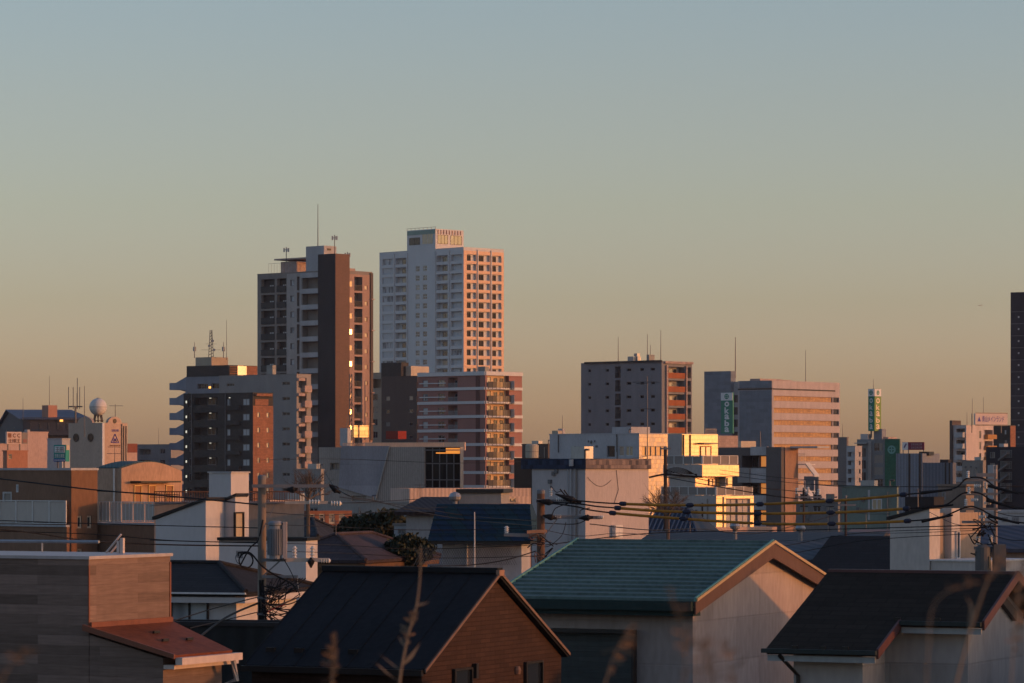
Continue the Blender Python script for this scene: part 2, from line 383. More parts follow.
# ---------------------------------------------------------------- T2 white tower
b = Bld('apartment_tower', 'tall white apartment tower with a gridded sunlit side and a rooftop block', 'tower', 379.5, 463.6, 503.8, 247.3, 1148, 46, G('white_tile'))
for k in range(15):
    y = 254.0 + 9.48*k
    b.winL(382.4, 393.2, y, y + 6.6, .35, nx=3, t=.12, pm=G('glass_pale'), fm=G('frame_white'))
    b.balL(395.4, 406.8, y, y + 6.4, 1.6, (.3, .95, .8), nx=2, t=.12)
    if k: b.winL(415.6, 419.6, y - .2, y + 5.4, .2, nx=2, ny=2, t=.16, fm=G('frame_white')); b.winL(422.8, 426.9, y - .2, y + 5.4, .2, nx=2, ny=2, t=.16, fm=G('frame_white'), name='stair_window')
    b.balL(436.4, 447.6, y, y + 6.4, 1.6, (.25, .9, .8), nx=3, t=.1)
    b.balL(450.8, 462, y, y + 6.4, .9, (.02, .95, .85), nx=3, t=.12, pm=G('glass_pale'), fm=G('frame_white'), name='bay_window')
    for (a, c) in ((466.8, 476.2), (478.6, 489.8), (492.2, 501.4)):
        b.balR(a, c, y, y + 6.5, .9, (.04, .6, .9), nx=2, t=.1, pm=G('glass_black'), fm=G('frame_dark'), name='balcony_window')
def pil(mb):
    for p in (394.3, 407.4, 435.4, 449.3): b.boxL(mb, p - .35, p + .35, 249, 390, 0, .35)
    for p in (477.4, 491): b.boxR(mb, p - .4, p + .4, 249, 390, 0, .35)
b.part('pilaster', G('white_tile'), pil)
b.part('sun_tinted_tile_facing', mat('sun_tinted_tile', (.76,.50,.33), .6, var=.08), lambda mb: cells(mb, (.03, 0, 0), (0,1,0), (0,0,1), (-1,0,0), b.wR, b.H - 1.0, [(q[0], q[1], q[2], q[3], .03) for q in b.oR], back=False))  # tile tint deepened so the right face carries the orange sunlight
b.fin()
xa, xb = b.x(407), b.x(435.4); yr = b.y(463.6, xb); zt = b.z(228.7, xb)
mb = MB().box(xa, xb, .02, yr, b.H - .4, zt); o = mb.build('rooftop_block', G('white_tile'), b.r)
w = (xb - xa)
window(o, (xa + .08*w, -.0, zt - 4.9), w*.38, 2.4, fm=G('frame_dark'), pm=G('glass_dark'), t=.1)
window(o, (xa + .54*w, -.0, zt - 4.9), w*.38, 3.4, nx=4, fm=G('frame_white'), pm=G('glass_curtain'), t=.1)
window(o, (xb, .08*yr, zt - 4.9), yr*.36, 3.0, True, nx=3, fm=G('frame_dark'), t=.14); window(o, (xb, .53*yr, zt - 4.9), yr*.4, 3.0, True, nx=3, fm=G('frame_dark'), t=.14)
mb = MB()
for i in range(9): mb.box(xb + .02, xb + .16, yr*(.08 + i*.1), yr*(.08 + i*.1) + .25, zt - 1.7, zt - .3)
mb.build('louvre', G('orange_brown'), o)
mb = MB().box(xa + .1, xb - .1, -.08, .0, zt - 1.6, zt - .25); mb.build('fascia_panel', G('pale_green'), o)
mb = MB()
for i in range(8): mb.box(xa - .3 + i*w/7, xa - .2 + i*w/7, .2, .3, zt, zt + .7)
mb.box(xa - .3, xb, .22, .28, zt + .6, zt + .7); mb.build('parapet_rail', G('steel'), o)

mat('glint_pane0', (.62,.42,.18), .4, spec=.8)  # sun glint painted as pane colour for the stair windows
# ---------------------------------------------------------------- T1 dark and grey tower
INK = mat('near_black', (.022,.024,.028), .5)
b = Bld('apartment_tower', 'tall grey and charcoal apartment tower with a dark column at its corner', 'tower', 257.4, 335.5, 372.2, 270.3, 720, 42, G('grey_paint'))
for k in range(11):
    y = 275.6 + 16.05*k
    for (pa, pb, wf_) in ((261.2, 274.6, (.4, .75, .6)), (276.9, 286.3, (.3, .75, .6))):
        b.balL(pa, pb, y, y + 14, .9, wf_, bk=INK, nx=2, t=.1, fm=G('frame_dark'), pm=G('glass_pale'))
        mb = MB(); b.boxL(mb, pa + .1, pb - .1, y + 7.6, y + 13.6, .0, .14); mb.build('balcony_front', INK, b.r)
    b.winL(290.6, 294.4, y + 2, y + 8, .25, t=.12, nx=1, pm=G('glass_pale'), name='small_window')
    b.balL(297, 299.6, y - 1, y + 13, .8, None)
    b.balL(302.6, 320, y + 1, y + 12.2, 1.5, None)
    b.winR(348.3, 352.2, y + 4.6, y + 10.4, .1, t=.08, nx=1, pm=G('glass_mirror' if k in (3, 5, 8, 9) else 'glint_pane0'), name='stair_window', yaw=R(-6))
    b.balR(354.2, 362.2, y, y + 14, 1.6, (.2, .8, .8), rail=(G('frame_dark'), 1.15), nx=2, t=.1, name='balcony_window')
    b.winR(364.6, 367.3, y + 8, y + 12.6, .1, t=.08, nx=1, pm=G('glass_curtain'), fm=G('orange_brown'), name='small_window')
b.fin()
def slabs(mb):
    for k in range(11):
        y = 272 + 16.05*k; b.boxL(mb, 302, 320, y - .5, y + 4.4, 0, .5)
b.part('balcony_parapet', G('light_grey'), slabs)
b.part('pink_cladding', mat('salmon2', (.38,.26,.215), .7), lambda mb: cells(mb, (.05, 0, 0), (0,1,0), (0,0,1), (-1,0,0), b.wR - .02, b.H - .6, [(q[0], q[1], q[2], q[3], .05) for q in b.oR], back=False))
xq_, xr_ = b.x(287), b.x(301.8)
b.part('pale_cladding', mat('pale_strip', (.40,.37,.35), .7), lambda mb: cells(mb, (xq_, -.05, 0), (1,0,0), (0,0,1), (0,1,0), xr_ - xq_, b.H - .2, [(q[0] - b.wL - xq_, q[1] - b.wL - xq_, q[2], q[3], .05) for q in b.oL if q[0] - b.wL > xq_ - .01 and q[1] - b.wL < xr_ + .01], back=False))
b.part('edge_strip', G('brown_dark'), lambda mb: b.boxR(mb, 369.8, 372.2, 271, 440, 0, .3))
b.part('bracket', G('salmon'), lambda mb: [b.boxR(mb, 369.6, 372.4, 297 + 31.5*k, 298 + 31.5*k, .3, .7) for k in range(5)])
# corner column, core, penthouses
xa = b.x(320.2); yb = b.y(347.6)
mb = MB().box(xa, .6, -.6, yb, 0, b.z(253.7)); mb.build('corner_column', G('brown_tile'), b.r)
b.part('column_shade_face', mat('col_shade', (.035,.036,.04), .6), lambda mb: mb.box(xa, .58, -.66, -.603, 0, b.z(253.7) - .02))  # darker copy of the column tile, paints the left face in shade
xa2 = b.x(305.6, .5); xb2 = b.x(323.6, .5); mb = MB().box(xa2, xb2, .6, b.y(336.3, xb2), b.H - 1, b.z(245.4, xb2)); o = mb.build('lift_tower', G('light_grey'), b.r)
mb = MB().box(xb2 + .02, xb2 + .1, 1.6, 2.6, b.z(250, xb2), b.z(248, xb2)); mb.build('vent', G('frame_dark'), o)
mb = MB().box(-4, -.5, yb, b.y(357), b.H - 1, b.z(267.2)); mb.build('stair_head', G('salmon'), b.r)
xa3 = b.x(274, 3); xb3 = b.x(290, 3); mb = MB().box(xa3, xb3, 5, 11, b.H - .3, b.z(262, xa3, 5)); mb.box(xa3 - 1, xb3 + 5, 4, 12, b.z(260.5, xa3, 5), b.z(259, xa3, 5)); mb.build('roof_shelter', G('salmon'), b.r)
b.rail((b.x(266.5), .6), (b.x(304), .6), b.H, b.H + 2.2, G('railing_grey'), name='roof_railing', sp=.8)
mast('lightning_rod', 'thin lightning rod on the charcoal tower lift block', 317.9, 204, 247, 735, .12, 'antenna')
def cell(px, y0, y1, D, label, grp='cellular antennas on tower roofs'):
    p0 = P(px, y1, D); r = empty('cell_antenna', p0, 0, label, 'antenna', grp); h = (y1 - y0)*D/F; u = D/F
    MB().tube([(0,0,0),(0,0,h)], .09, 6).build('pole', G('steel'), r)
    for a in (-1, 1, .1):
        MB().box(a*2.2*u - .15, a*2.2*u + .15, -.2, .2, h - 5*u, h - .2).build('antenna_panel', G('light_grey'), r)
    MB().box(-2.2*u, 2.2*u, -.06, .06, h - 3.2*u, h - 2.6*u).build('bracket', G('steel'), r)
cell(334.6, 235, 254, 722, 'cell antenna on top of the dark corner column'); cell(286.3, 247, 262, 728, 'cell antenna above the left roof shelter of the charcoal tower'); cell(347.5, 252, 268, 726, 'small cell antenna at the right shoulder of the charcoal tower')

# ---------------------------------------------------------------- LG light grey block with stacked lit balconies
b = Bld('apartment_block', 'mid grey apartment block with a stack of sunlit corner balconies', 'apartment building', 219, 296.6, 311, 374.3, 665, 40, mat('lg_wall', (.29,.27,.26), .7))
b.winL(226.8, 234.2, 382, 385, .2, nx=3, t=.1, pm=G('glass_dark'))
for k in range(9):
    y = 381.6 + 15.2*k; b.winL(282.4, 289.8, y, y + 3.4, .25, nx=2, t=.1, pm=G('glass_dark'))
    b.balR(298.6, 306.5, y - 4, y + 6, 1.6, (.25, .8, .8), nx=1, t=.1, name='balcony_window')
b.fin()
for k in range(9):
    y = 385.4 + 15.2*k; mb = MB(); b.boxR(mb, 302, 309, y, y + 6.6, .6, .8); b.boxR(mb, 302, 302.6, y, y + 6.6, 0, .6); b.boxR(mb, 308.4, 309, y, y + 6.6, 0, .6); b.boxR(mb, 302, 309, y + 5.9, y + 6.6, 0, .6); b.boxR(mb, 297, 303.4, y - 7.4, y - 4.6, 0, .5)
    mb.build('balcony', G('salmon'), b.r)
b.block('water_tank', G('tank'), 266.5, 272.5, 365, inset=2.5, right=276)
# LG2 blue grey behind with angular balconies
b = Bld('apartment_block', 'blue grey apartment block with angular balconies on its left edge', 'apartment building', 186, 229, 258, 376.5, 712, 40, G('blue_grey'))
for k in range(1, 7): b.winL(188, 190.5, 376.5 + 15.2*k, 386 + 15.2*k, .2, nx=1, t=.1, name='stair_window')
b.winL(197.4, 208, 383.2, 388.4, .5, nx=4, t=.1, pm=G('glass_dark')); b.winL(211, 219, 383, 388.4, .5, nx=2, t=.1, pm=G('glass_dark'))
b.fin()
for k in range(8):
    y = 383 + 15.0*k; x0 = b.x(169.4, .4); x2 = -b.wL; xm = x0 + (x2 - x0)*.3; z0 = b.z(y + 7, x0, .4); z1 = b.z(y, x0, .4); zz = b.z(y - 6.2, x0, .4)
    mb = MB().box(x0, x2, .4, 3.4, z0, z0 + .25).box(x0, x0 + .2, .4, 3.4, z0 + .25, z1).box(x0 + .2, x2, .4, .6, z0 + .25, z1).box(x0 + .2, x2, 3.2, 3.4, z0 + .25, z1)
    mb.prism([(xm, .7, z1), (x2, .7, z1), (x2, .7, zz), (x2 - .5, .7, zz)], (0, 2.4, 0)).prism([(xm + .9, .7, z0), (x2, .7, z0), (x2, .7, b.z(y + 10, x0, .4))], (0, 2.4, 0)); mb.build('balcony', mat('bg_wall', (.25,.28,.34), .7), b.r)
o, e = b.block('dark_penthouse', G('charcoal'), 186.6, 229, 365, inset=.4, right=257)
mb = MB().box(e[1] + .02, e[1] + .12, e[2] + 2.4, e[2] + 5, e[4] - 2.3, e[4] - .1); mb.build('mirror_panel', G('glass_mirror'), o, 'louvred metal panel glowing in the sun'); 
mb = MB()
for i in range(5): mb.box(e[1] + .02, e[1] + .2, e[2] + .1, e[2] + 2.2, e[4] - 2.2 + i*.45, e[4] - 2.05 + i*.45)
mb.build('louvre', G('orange_brown'), o)
mb = MB().box(e[1] + .02, e[1] + .1, e[2] + 5.1, e[3], e[4] - 2.4, e[4] - .1); mb.build('side_cladding', G('orange_brown'), o)
z1 = e[4]
xa, xb = b.x(195.5, 3), b.x(211.5, 3); mb = MB().box(xa, xb, 3, b.y(228, xb), z1, b.z(357, xb, 3)); mb.build('machine_room', G('beige'), b.r)
mb = MB().box(b.x(210, .3), b.x(212, .3), -.1, .3, b.z(388), b.z(386)); mb.build('lamp', G('orange_emit'), b.r)
for (px, y0, lab) in ((194.5, 342, 'left whip antenna with a drum on the blue grey block'), (223.5, 342, 'right whip antenna with a drum on the blue grey block')):
    r = empty('whip_antenna', P(px, 358, 720), 0, lab, 'antenna', 'antennas on the blue grey block')
    MB().tube([(0,0,0), (0,0,16*720/F)], .1, 6, .05).build('pole', G('steel'), r); MB().tube([(0,0,1.4), (0,0,2.3)], .32, 8).build('drum', G('galv'), r)
r = empty('antenna_mast', P(211, 358, 722), 0, 'lattice radio mast with dishes on the blue grey block', 'antenna mast')
u = 722/F; mb = MB()
for (dx, dy) in ((-.5, 0), (.5, 0), (0, .8)): mb.tube([(dx, dy, 0), (dx*.4, dy*.4, 28*u)], .07, 5)
for i in range(9): mb.tube([(-.5*(1 - i*.06), 0, i*3*u), (.5*(1 - i*.06), 0, i*3*u + 2*u)], .05, 4)
mb.build('lattice', G('steel'), r)
for (dx, z) in ((-.3, 12), (.7, 8), (.4, 17)): MB().tube([(dx, -.5, z*u), (dx, -.9, z*u)], .28, 10).build('dish', G('galv'), r)
MB().box(-2.0, 2.0, -.04, .04, 8*u, 8.25*u).box(-1.2, 1.2, -.04, .04, 14*u, 14.2*u).build('crossbar', G('steel'), r)
mast('whip_antenna', 'tall thin whip antenna right of the lattice radio mast', 226.6, 320, 360, 716, .07)

# ---------------------------------------------------------------- DG charcoal block with brown lit end
b = Bld('apartment_block', 'charcoal apartment block with lit corridor lamps and a brown tiled end', 'apartment building', 183.6, 252.8, 273, 393, 625, 40, G('charcoal'))
for k in range(7):
    y = 396.6 + 15.15*k
    b.balL(194.2, 218, y, y + 7.6, 1.4, (.35, .7, .95), nx=2, t=.08, pm=G('glass_dark'))
    b.winL(226.8, 230.2, y + 2, y + 8.6, .15, nx=1, t=.1, pm=G('glass_pale'), name='small_window')
    b.winL(242.6, 249.4, y + 2, y + 8.6, .15, nx=2, t=.1, pm=G('glass_pale'))
    mb = MB(); b.boxL(mb, 209.8, 211.0, y + .5, y + 1.0, -.1, .1); mb.build('ceiling_light', G('lamp_white'), b.r)
    mb = MB(); b.boxL(mb, 186.2, 186.9, y + 3, y + 5.4, -.05, .12); mb.build('stair_light', G('lamp_white'), b.r)
    b.winL(188.4, 191.6, y + 1, y + 9, .3, nx=1, t=.08, pm=G('glass_dark'), name='stair_window')
    if k: b.winR(257.2, 259.8, y + .5, y + 5.5, .1, nx=1, t=.1, name='end_window', pm=G('glass_curtain')); b.winR(266.4, 269, y + .5, y + 5.5, .1, nx=1, t=.1, name='end_window', pm=G('glass_curtain'))
mb = MB(); b.boxL(mb, 229.2, 230.4, 397, 397.6, -.1, .1); mb.build('ceiling_light', G('lamp_white'), b.r)
b.fin()
def ee(mb):
    mb.box(.02, .14, .2, b.wR - .2, 0, b.z(405.6)); mb.box(.02, .12, b.wR*.0 + .2, b.wR*.1, b.z(405.6), b.H - .1); mb.box(.02, .12, b.wR*.75, b.wR*.9, b.z(405.6), b.H - .1)
    mb.box(.02, .5, .1, b.wR*.85, b.z(393.6), b.z(396.4))
# brown tiled end wall as its own strip left and right of the end windows
def endw(mb):
    o = sorted({w_[0] for w_ in b.oR} | {w_[1] for w_ in b.oR})
    cells(mb, (.06, 0, 0), (0,1,0), (0,0,1), (-1,0,0), b.wR, b.z(405.6), [(q[0], q[1], q[2], q[3], .06) for q in b.oR], back=False)
b.part('brown_end_wall', G('orange_brown'), endw)
b.part('end_cap', G('orange_brown'), lambda mb: mb.box(-3, .6, .4, b.wR*.85, b.z(396), b.z(393.4)).box(.02, .1, b.wR*.1, b.wR*.75, b.z(405.2), b.z(399)))
b.part('drain_pipe', G('steel'), lambda mb: [b.boxL(mb, p, p + .6, 393, 480, .02, .2) for p in (191.8, 225.6)])
b.part('balcony_slab', G('charcoal'), lambda mb: [b.boxL(mb, 228, 241, 405.4 + 15.15*k, 409.5 + 15.15*k, 0, .6) for k in range(6)])

# ---------------------------------------------------------------- dark blocks behind the striped one
b = Bld('apartment_block', 'plain dark grey block with small blue windows left of the striped apartment', 'apartment building', 381.5, 417.5, 424, 376.2, 775, 40, G('brown_dark'))
for k in range(5):
    y = 396 + 13*k
    for p in (386, 409): b.winL(p, p + 4, y, y + 4, .15, t=.08, nx=1, name='small_window')
b.fin()
o, e = b.block('rooftop_block', G('charcoal'), 381.2, 401.2, 362.4, inset=1.5, right=408.6); b.block('cream_box', G('cream'), 401.5, 411, 366, inset=3, right=429)
b = Bld('apartment_block', 'narrow beige block squeezed between the charcoal tower and the dark block', 'apartment building', 366, 381.8, 386, 373, 790, 30, G('beige'), roof='roof_dark')
for k in range(6): b.winL(372.6, 377.6, 394 + 12.5*k, 400.5 + 12.5*k, .2, t=.1, name='window')
b.balL(372, 381, 379, 388, 2, (.2, .9, .8)); b.fin()
b = Bld('shipping_container', 'dark red container on the flat roof below the dark block', 'container', 386, 398, 406.4, 431, 560, 40, G('rust_red'), z0=CAM + (H0 - 439)/F*560, coping=False, roof='roof_dark'); b.fin()

# ---------------------------------------------------------------- brown block with white stripes and curved balconies
b = Bld('apartment_block', 'brown apartment block with white floor bands and rounded lit balconies', 'apartment building', 418, 485.4, 522, 371.6, 690, 42, G('red_brown'), coping='light_grey')
SP = 14.05
for k in range(9):
    y = 378.8 + SP*k
    b.winL(422.6, 427.8, y, y + 7, .2, nx=1, t=.1, pm=G('glass_pale')); b.winL(438, 444.4, y, y + 7, .2, nx=2, t=.1)
    b.balL(448, 457.6, y - 2, y + 9, 1.5, (.2, .8, .8), rail=(G('railing_grey'), 1.1), nx=2, t=.1)
    b.balR(487.2, 509, y - 4, y + 9.2, .9, (.12, .3, .85), nx=1, t=.1, bk=mat('apricot_sunlit', (.62,.45,.28), .6), fm=G('frame_dark'), name='balcony_window')  # bright recess back, sunlight put into the wall colour
    for pq in (497, 503): yy = b.y(pq); window(b.r, (-.88, yy, b.z(y + 9)), 1.0, 2.0, True, nx=1, t=.12, fm=G('frame_dark'), pm=G('glass_dark'), name='balcony_window')
b.fin()
for k in range(9):
    y = 386.8 + SP*k
    mb = MB(); b.boxL(mb, 418, 485.2, y, y + 2.9, .0, .22); b.boxR(mb, 485.6, 522, y, y + 2.9, 0, .22); b.boxL(mb, 420, 446, y - 5, y - 4, 0, .2)
    mb.build('floor_band', G('white_tile'), b.r)
    y0, y1 = b.y(487), b.y(509.4); zt, zb = b.z(y - 5.2), b.z(y + 2.4); cs = []
    for i in range(9):
        t = i/8; cs.append((.1 + 1.5*math.sin(math.pi*(.12 + .76*t)) - .3, y0 + (y1 - y0)*t))
    sl = MB(); sl.prism([(0, y0, zb)] + [(c[0], c[1], zb) for c in cs] + [(0, y1, zb)], (0, 0, .3)); sl.build('balcony_slab', G('white_tile'), b.r)
    g = MB()
    for i in range(8): g.quad((cs[i][0], cs[i][1], zb + .35), (cs[i+1][0], cs[i+1][1], zb + .35), (cs[i+1][0], cs[i+1][1], zt), (cs[i][0], cs[i][1], zt))
    for i in range(9): g.tube([(cs[i][0], cs[i][1], zb), (cs[i][0], cs[i][1], zt + .05)], .05, 4)
    g.build('balcony_glass', G('gold_panel') if 'gold_panel' in MATS else mat('gold_panel', (.13,.10,.065), .3), b.r)
    mb = MB(); y2, y3 = b.y(509.6), b.y(513.4)
    mb.prism([(0.02, y2, zb), (1.3, y2, zb), (.3, y3, zb), (.02, y3, zb)], (0, 0, (zt - zb)*1.15)); mb.build('side_fin', G('white_paint'), b.r)
b.part('parapet', G('white_tile'), lambda mb: (b.boxL(mb, 418, 485.4, 371.4, 375.2, 0, .24), b.boxR(mb, 485.4, 522, 371.4, 375.2, 0, .24)))
b.part('corner_pier', mat('pier_brown', (.13,.06,.05), .6), lambda mb: (b.boxL(mb, 476, 480, 376, 500, 0, .1),))
b.part('left_step', G('orange_brown'), lambda mb: [mb.box(-b.wL - .9, -b.wL, .5, 3.0, b.z(382 + SP*k + 7, -b.wL), b.z(382 + SP*k, -b.wL)) for k in range(9)])
b.block('roof_tank', G('tank'), 478, 485, 366.5, inset=3, right=489)

# ---------------------------------------------------------------- slanted hall with glass front
b = Bld('exhibition_hall', 'pale flat hall with slanted cladding panels and a dark glass corner', 'hall', 318.8, 460.3, 461.2, 446.9, 340, 22, mat('hall_panel', (.36,.33,.30), .7, 'rib', s=1.2), roof='roof_grey', coping=False, wR=.8)
b.winL(330, 339, 463, 470, .4, nx=2, t=.06); b.winL(352, 366, 496, 505, .3, nx=3, t=.06)
x0, x1, za, zb_ = b.x(424.4), b.x(460), b.z(488), b.z(447.2)
b.oL.append((x0 + b.wL, x1 + b.wL, za, zb_, .5))
b.fin()
zz = lambda px, py: (b.x(px), -.12, b.z(py, b.x(px)))
mb = MB().slab([zz(339, 487.5), zz(375.6, 497.8), zz(389.8, 446), zz(341.8, 446)][::1], .1); mb.build('slanted_panel', mat('hall_blue', (.32,.325,.36), .7, 'panel', s=2), b.r)
MB().tube([zz(374.6, 505), zz(389.9, 446)], .08, 5).build('slanted_trim', G('galv'), b.r)
cw = empty('glass_front', (x0, .3, za)); cw.parent = b.r
wd = x1 - x0; hg = zb_ - za
for i in range(5):
    for j, (q0, q1) in enumerate(((0, .2), (.2, .6), (.6, 1))):
        window(cw, (wd*i/5, 0, hg*q0), wd/5, hg*(q1 - q0), nx=1, t=.05, pm=G('glass_black'), fm=G('steel'), name='glass_panel', yaw=0)
b.rail((b.x(342), .15), (b.x(443), .15), b.H, b.H + .42, mat('fence_sunlit', (.80,.50,.34), .6), name='roof_railing', sp=.12)  # unlit railing, the orange of sunlight is put into its colour
b.part('parapet_back', mat('fence_sunlit', (.6,.5,.4)), lambda mb: mb.box(b.x(342), b.x(443), 5.5, 5.7, b.H - .3, b.H + .5))
b.part('orange_reflection', G('hall_reflect_emit'), lambda mb: mb.prism([(x1 - 1.55, .2, zb_ - .62), (x1 - .05, .2, zb_ - .62), (x1 - .05, .2, zb_ - .08), (x1 - 1.55, .2, zb_ - .08)], (0, -.06, 0)).box(x1 - 2.6, x1 - 1.6, .14, .2, zb_ - .62, zb_ - .5), 'top right glass panes with an emissive orange sun reflection')  # emissive sheet stands in for sun reflected in the top panes
# lattice and mirror panel on its roof
def roofpt(px, py, D): return P(px, py, D)
r = empty('billboard', P(361, 444, 352), 0, 'glowing yellow billboard back on a steel frame above the pale hall', 'billboard')
u = 352/F; n = Vector((math.cos(R(39)), -math.sin(R(39)), 0)); t = Vector((math.sin(R(39)), math.cos(R(39)), 0))
wv = t * (16*u/ (math.sin(R(39)))*.5)
mb = MB(); zb_, zt_ = 6.2*u, 18.6*u
a0, a1 = -wv, wv
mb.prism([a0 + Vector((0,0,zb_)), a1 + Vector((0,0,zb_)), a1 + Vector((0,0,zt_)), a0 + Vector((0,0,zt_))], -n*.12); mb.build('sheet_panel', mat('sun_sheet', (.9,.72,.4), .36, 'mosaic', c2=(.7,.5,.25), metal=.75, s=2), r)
mb = MB()
for q in (a0*.98, a1*.98, a0*.3): mb.tube([q + n*.08 , q + n*.08 + Vector((0,0,zt_))], .05, 5)
mb.tube([a0 + n*.08 + Vector((0,0,zb_)), a1 + n*.08 + Vector((0,0,zb_))], .05, 5)
mb.build('steel_frame', G('steel'), r)
r = empty('lattice_mast', P(356, 440, 356), 0, 'thin guyed lattice mast rising behind the glowing billboard', 'antenna mast')
u = 356/F; mb = MB(); h = 66*u
for dx in (-6.4*u, -4.2*u): mb.tube([(dx, 0, 0), (dx, 0, h)], .05, 5)
for i in range(12): mb.tube([(-6.4*u, 0, h*i/12), (-4.2*u, 0, h*(i + 1)/12)], .03, 4)
mb.build('mast', G('steel'), r)
MB().tube([(-4*u, 0, h*.55), (14*u, 0, 4*u)], .035, 4).tube([(-6*u, 0, h*.5), (-12*u, 0, 2*u)], .035, 4).build('guy_bar', G('steel'), r)
MB().tube([(5.5*u, 0, 0), (5.5*u, 0, h*.95)], .05, 5).tube([(9*u, 0, 0), (9*u, 0, h*.9)], .05, 5).build('post', G('steel'), r)
b = Bld('roof_tank', 'small grey vertical tank beside the glowing billboard', 'tank', 340, 347.5, 351, 428, 350, 40, G('light_grey'), z0=CAM + 24/F*350, coping=False); b.fin()
b = Bld('rooftop_wall', 'low pinkish corrugated wall in sun below the striped block', 'wall', 405, 409.6, 531, 488.4, 255, 60, mat('corr_pink', (.55,.42,.36), .6, 'rib', s=.8), coping=False, wL=3); b.fin()

# ---------------------------------------------------------------- B2 blue-grey apartment with orange balconies
b = Bld('apartment_block', 'slate grey apartment block with orange balcony fronts on its sunny side', 'apartment building', 581, 661.7, 692, 361, 741, 42, mat('slate', (.22,.225,.24), .7), coping=False)
for k in range(9):
    y = 367.4 + 13.7*k
    for (p, q) in ((588, 591), (605.6, 609), (626.6, 631.2), (640, 644), (650.6, 654.8)): b.winL(p, q, y, y + 3.2, .2, nx=1, t=.08, pm=G('glass_black'), fm=G('frame'))
    b.balL(615, 620.6, y - 2, y + 9.6, 1.4, (.1, .9, .8), rail=(G('frame_dark'), 1.1), nx=1)
    b.balR(667.6, 684.4, y - 1, y + 10, 1.5, (.15, .85, .85), nx=3, t=.1, name='balcony_window')
    b.balR(686, 691, y - 1, y + 10, 1.3, (.1, .9, .8), rail=(G('frame_dark'), 1.1), nx=1, name='balcony_window')
b.fin()
for k in range(9):
    y = 372.4 + 13.7*k; mb = MB(); b.boxR(mb, 667.4, 685, y, y + 5.6, .02, .16); mb.build('balcony_front', mat('burnt_orange', (.36,.11,.04), .6, 'rib'), b.r)
b.part('frame_bar', G('salmon'), lambda mb: (b.boxR(mb, 665.4, 666.8, 365, 480, 0, .4), b.boxR(mb, 685, 686, 365, 480, .17, .4), b.boxR(mb, 664, 692, 361, 363.4, 0, .4)))
b.part('roof_edge', G('charcoal'), lambda mb: b.boxL(mb, 585, 661.7, 360, 362, -.2, .3))
b.block('water_tank', G('galv'), 627.6, 633, 356.4, inset=3, right=641); b.block('lift_box', G('galv'), 634, 637, 353.4, inset=4, right=640); b.block('cooling_unit', G('tank'), 646.6, 649, 354.6, inset=4, right=654.6)
for (px, y0, lab) in ((618.2, 337, 'thin rod left of the tanks on the slate block'), (647.4, 334, 'tallest thin rod beside the cooling unit on the slate block'), (660.8, 330, 'thin rod near the right corner of the slate block'), (650.4, 345, 'short lit rod above the cooling unit on the slate block')):
    mast('lightning_rod', lab, px, y0, 362, 755, .1, group='rods on the slate block')

# ---------------------------------------------------------------- office with window ribbons
b = Bld('office_building', 'pale office building with long rows of ribbon windows in the sun', 'office building', 738, 772.3, 839.8, 380.4, 1000, 38, mat('office', (.46,.41,.41), .7), roof='roof_grey', coping=False)
for k in range(8):
    y = 395.6 + 12.1*k
    b.winR(773.8, 832.6, y, y + 5.2, .5, nx=40, t=.12, pm=mat('ribbon_glint_pane', (.66,.38,.14), .4, 'panel', s=.5, c2=(.42,.25,.10)), fm=mat('frame_tan', (.32,.22,.15), .5), name='ribbon_window')  # yellow sun reflection is part of the pane colour
    b.winR(833.2, 839, y, y + 5.2, .5, nx=2, t=.1, pm=mat('navy_pane', (.02,.03,.05), .5), fm=G('frame_dark'), name='end_window')
b.fin()
b.part('dark_band', G('frame_dark'), lambda mb: (b.boxR(mb, 772.6, 835, 388.2, 389.6, .0, .1), b.boxL(mb, 738, 772.2, 388.2, 389.6, 0, .1)))
b.part('left_cladding', mat('clad_slate', (.20,.23,.27), .7, 'panel'), lambda mb: (b.boxL(mb, 740, 772.2, 390, 480, 0.01, .3), b.boxL(mb, 740, 772.2, 380.6, 387.8, .01, .3)))
xa, xb = b.x(704.2, -1), b.x(730.8, -1)
mb = MB().box(xa, xb, -1, b.y(735.6, xb), 0, b.z(371, xb, -1)); mb.build('service_core', mat('clad_slate', (.2,.23,.27)), b.r)
xc_ = b.x(730.8); xd = b.x(739.5)
mb = MB().box(xc_, xd, .4, 6, 0, b.z(381)); mb.build('stair_bay', G('light_grey'), b.r)
for k in range(6): window(b.r, (b.x(732.4, .36), .38, b.z(402 + 12.3*k)), 1.9, 2.2, nx=3, pm=G('glass_dark'))
b.block('roof_plant', G('salmon'), 750, 760, 378.6, inset=6, right=782); b.block('roof_unit', G('salmon'), 766, 772, 379.6, inset=16, right=792)
mast('lightning_rod', 'thick lightning rod on the service core of the ribbon window office', 735.4, 337, 378, 1010, .2, group='rods on the ribbon window office'); mast('lightning_rod', 'thin lightning rod over the middle of the ribbon window office roof', 805.6, 350, 383, 1030, .12, group='rods on the ribbon window office')
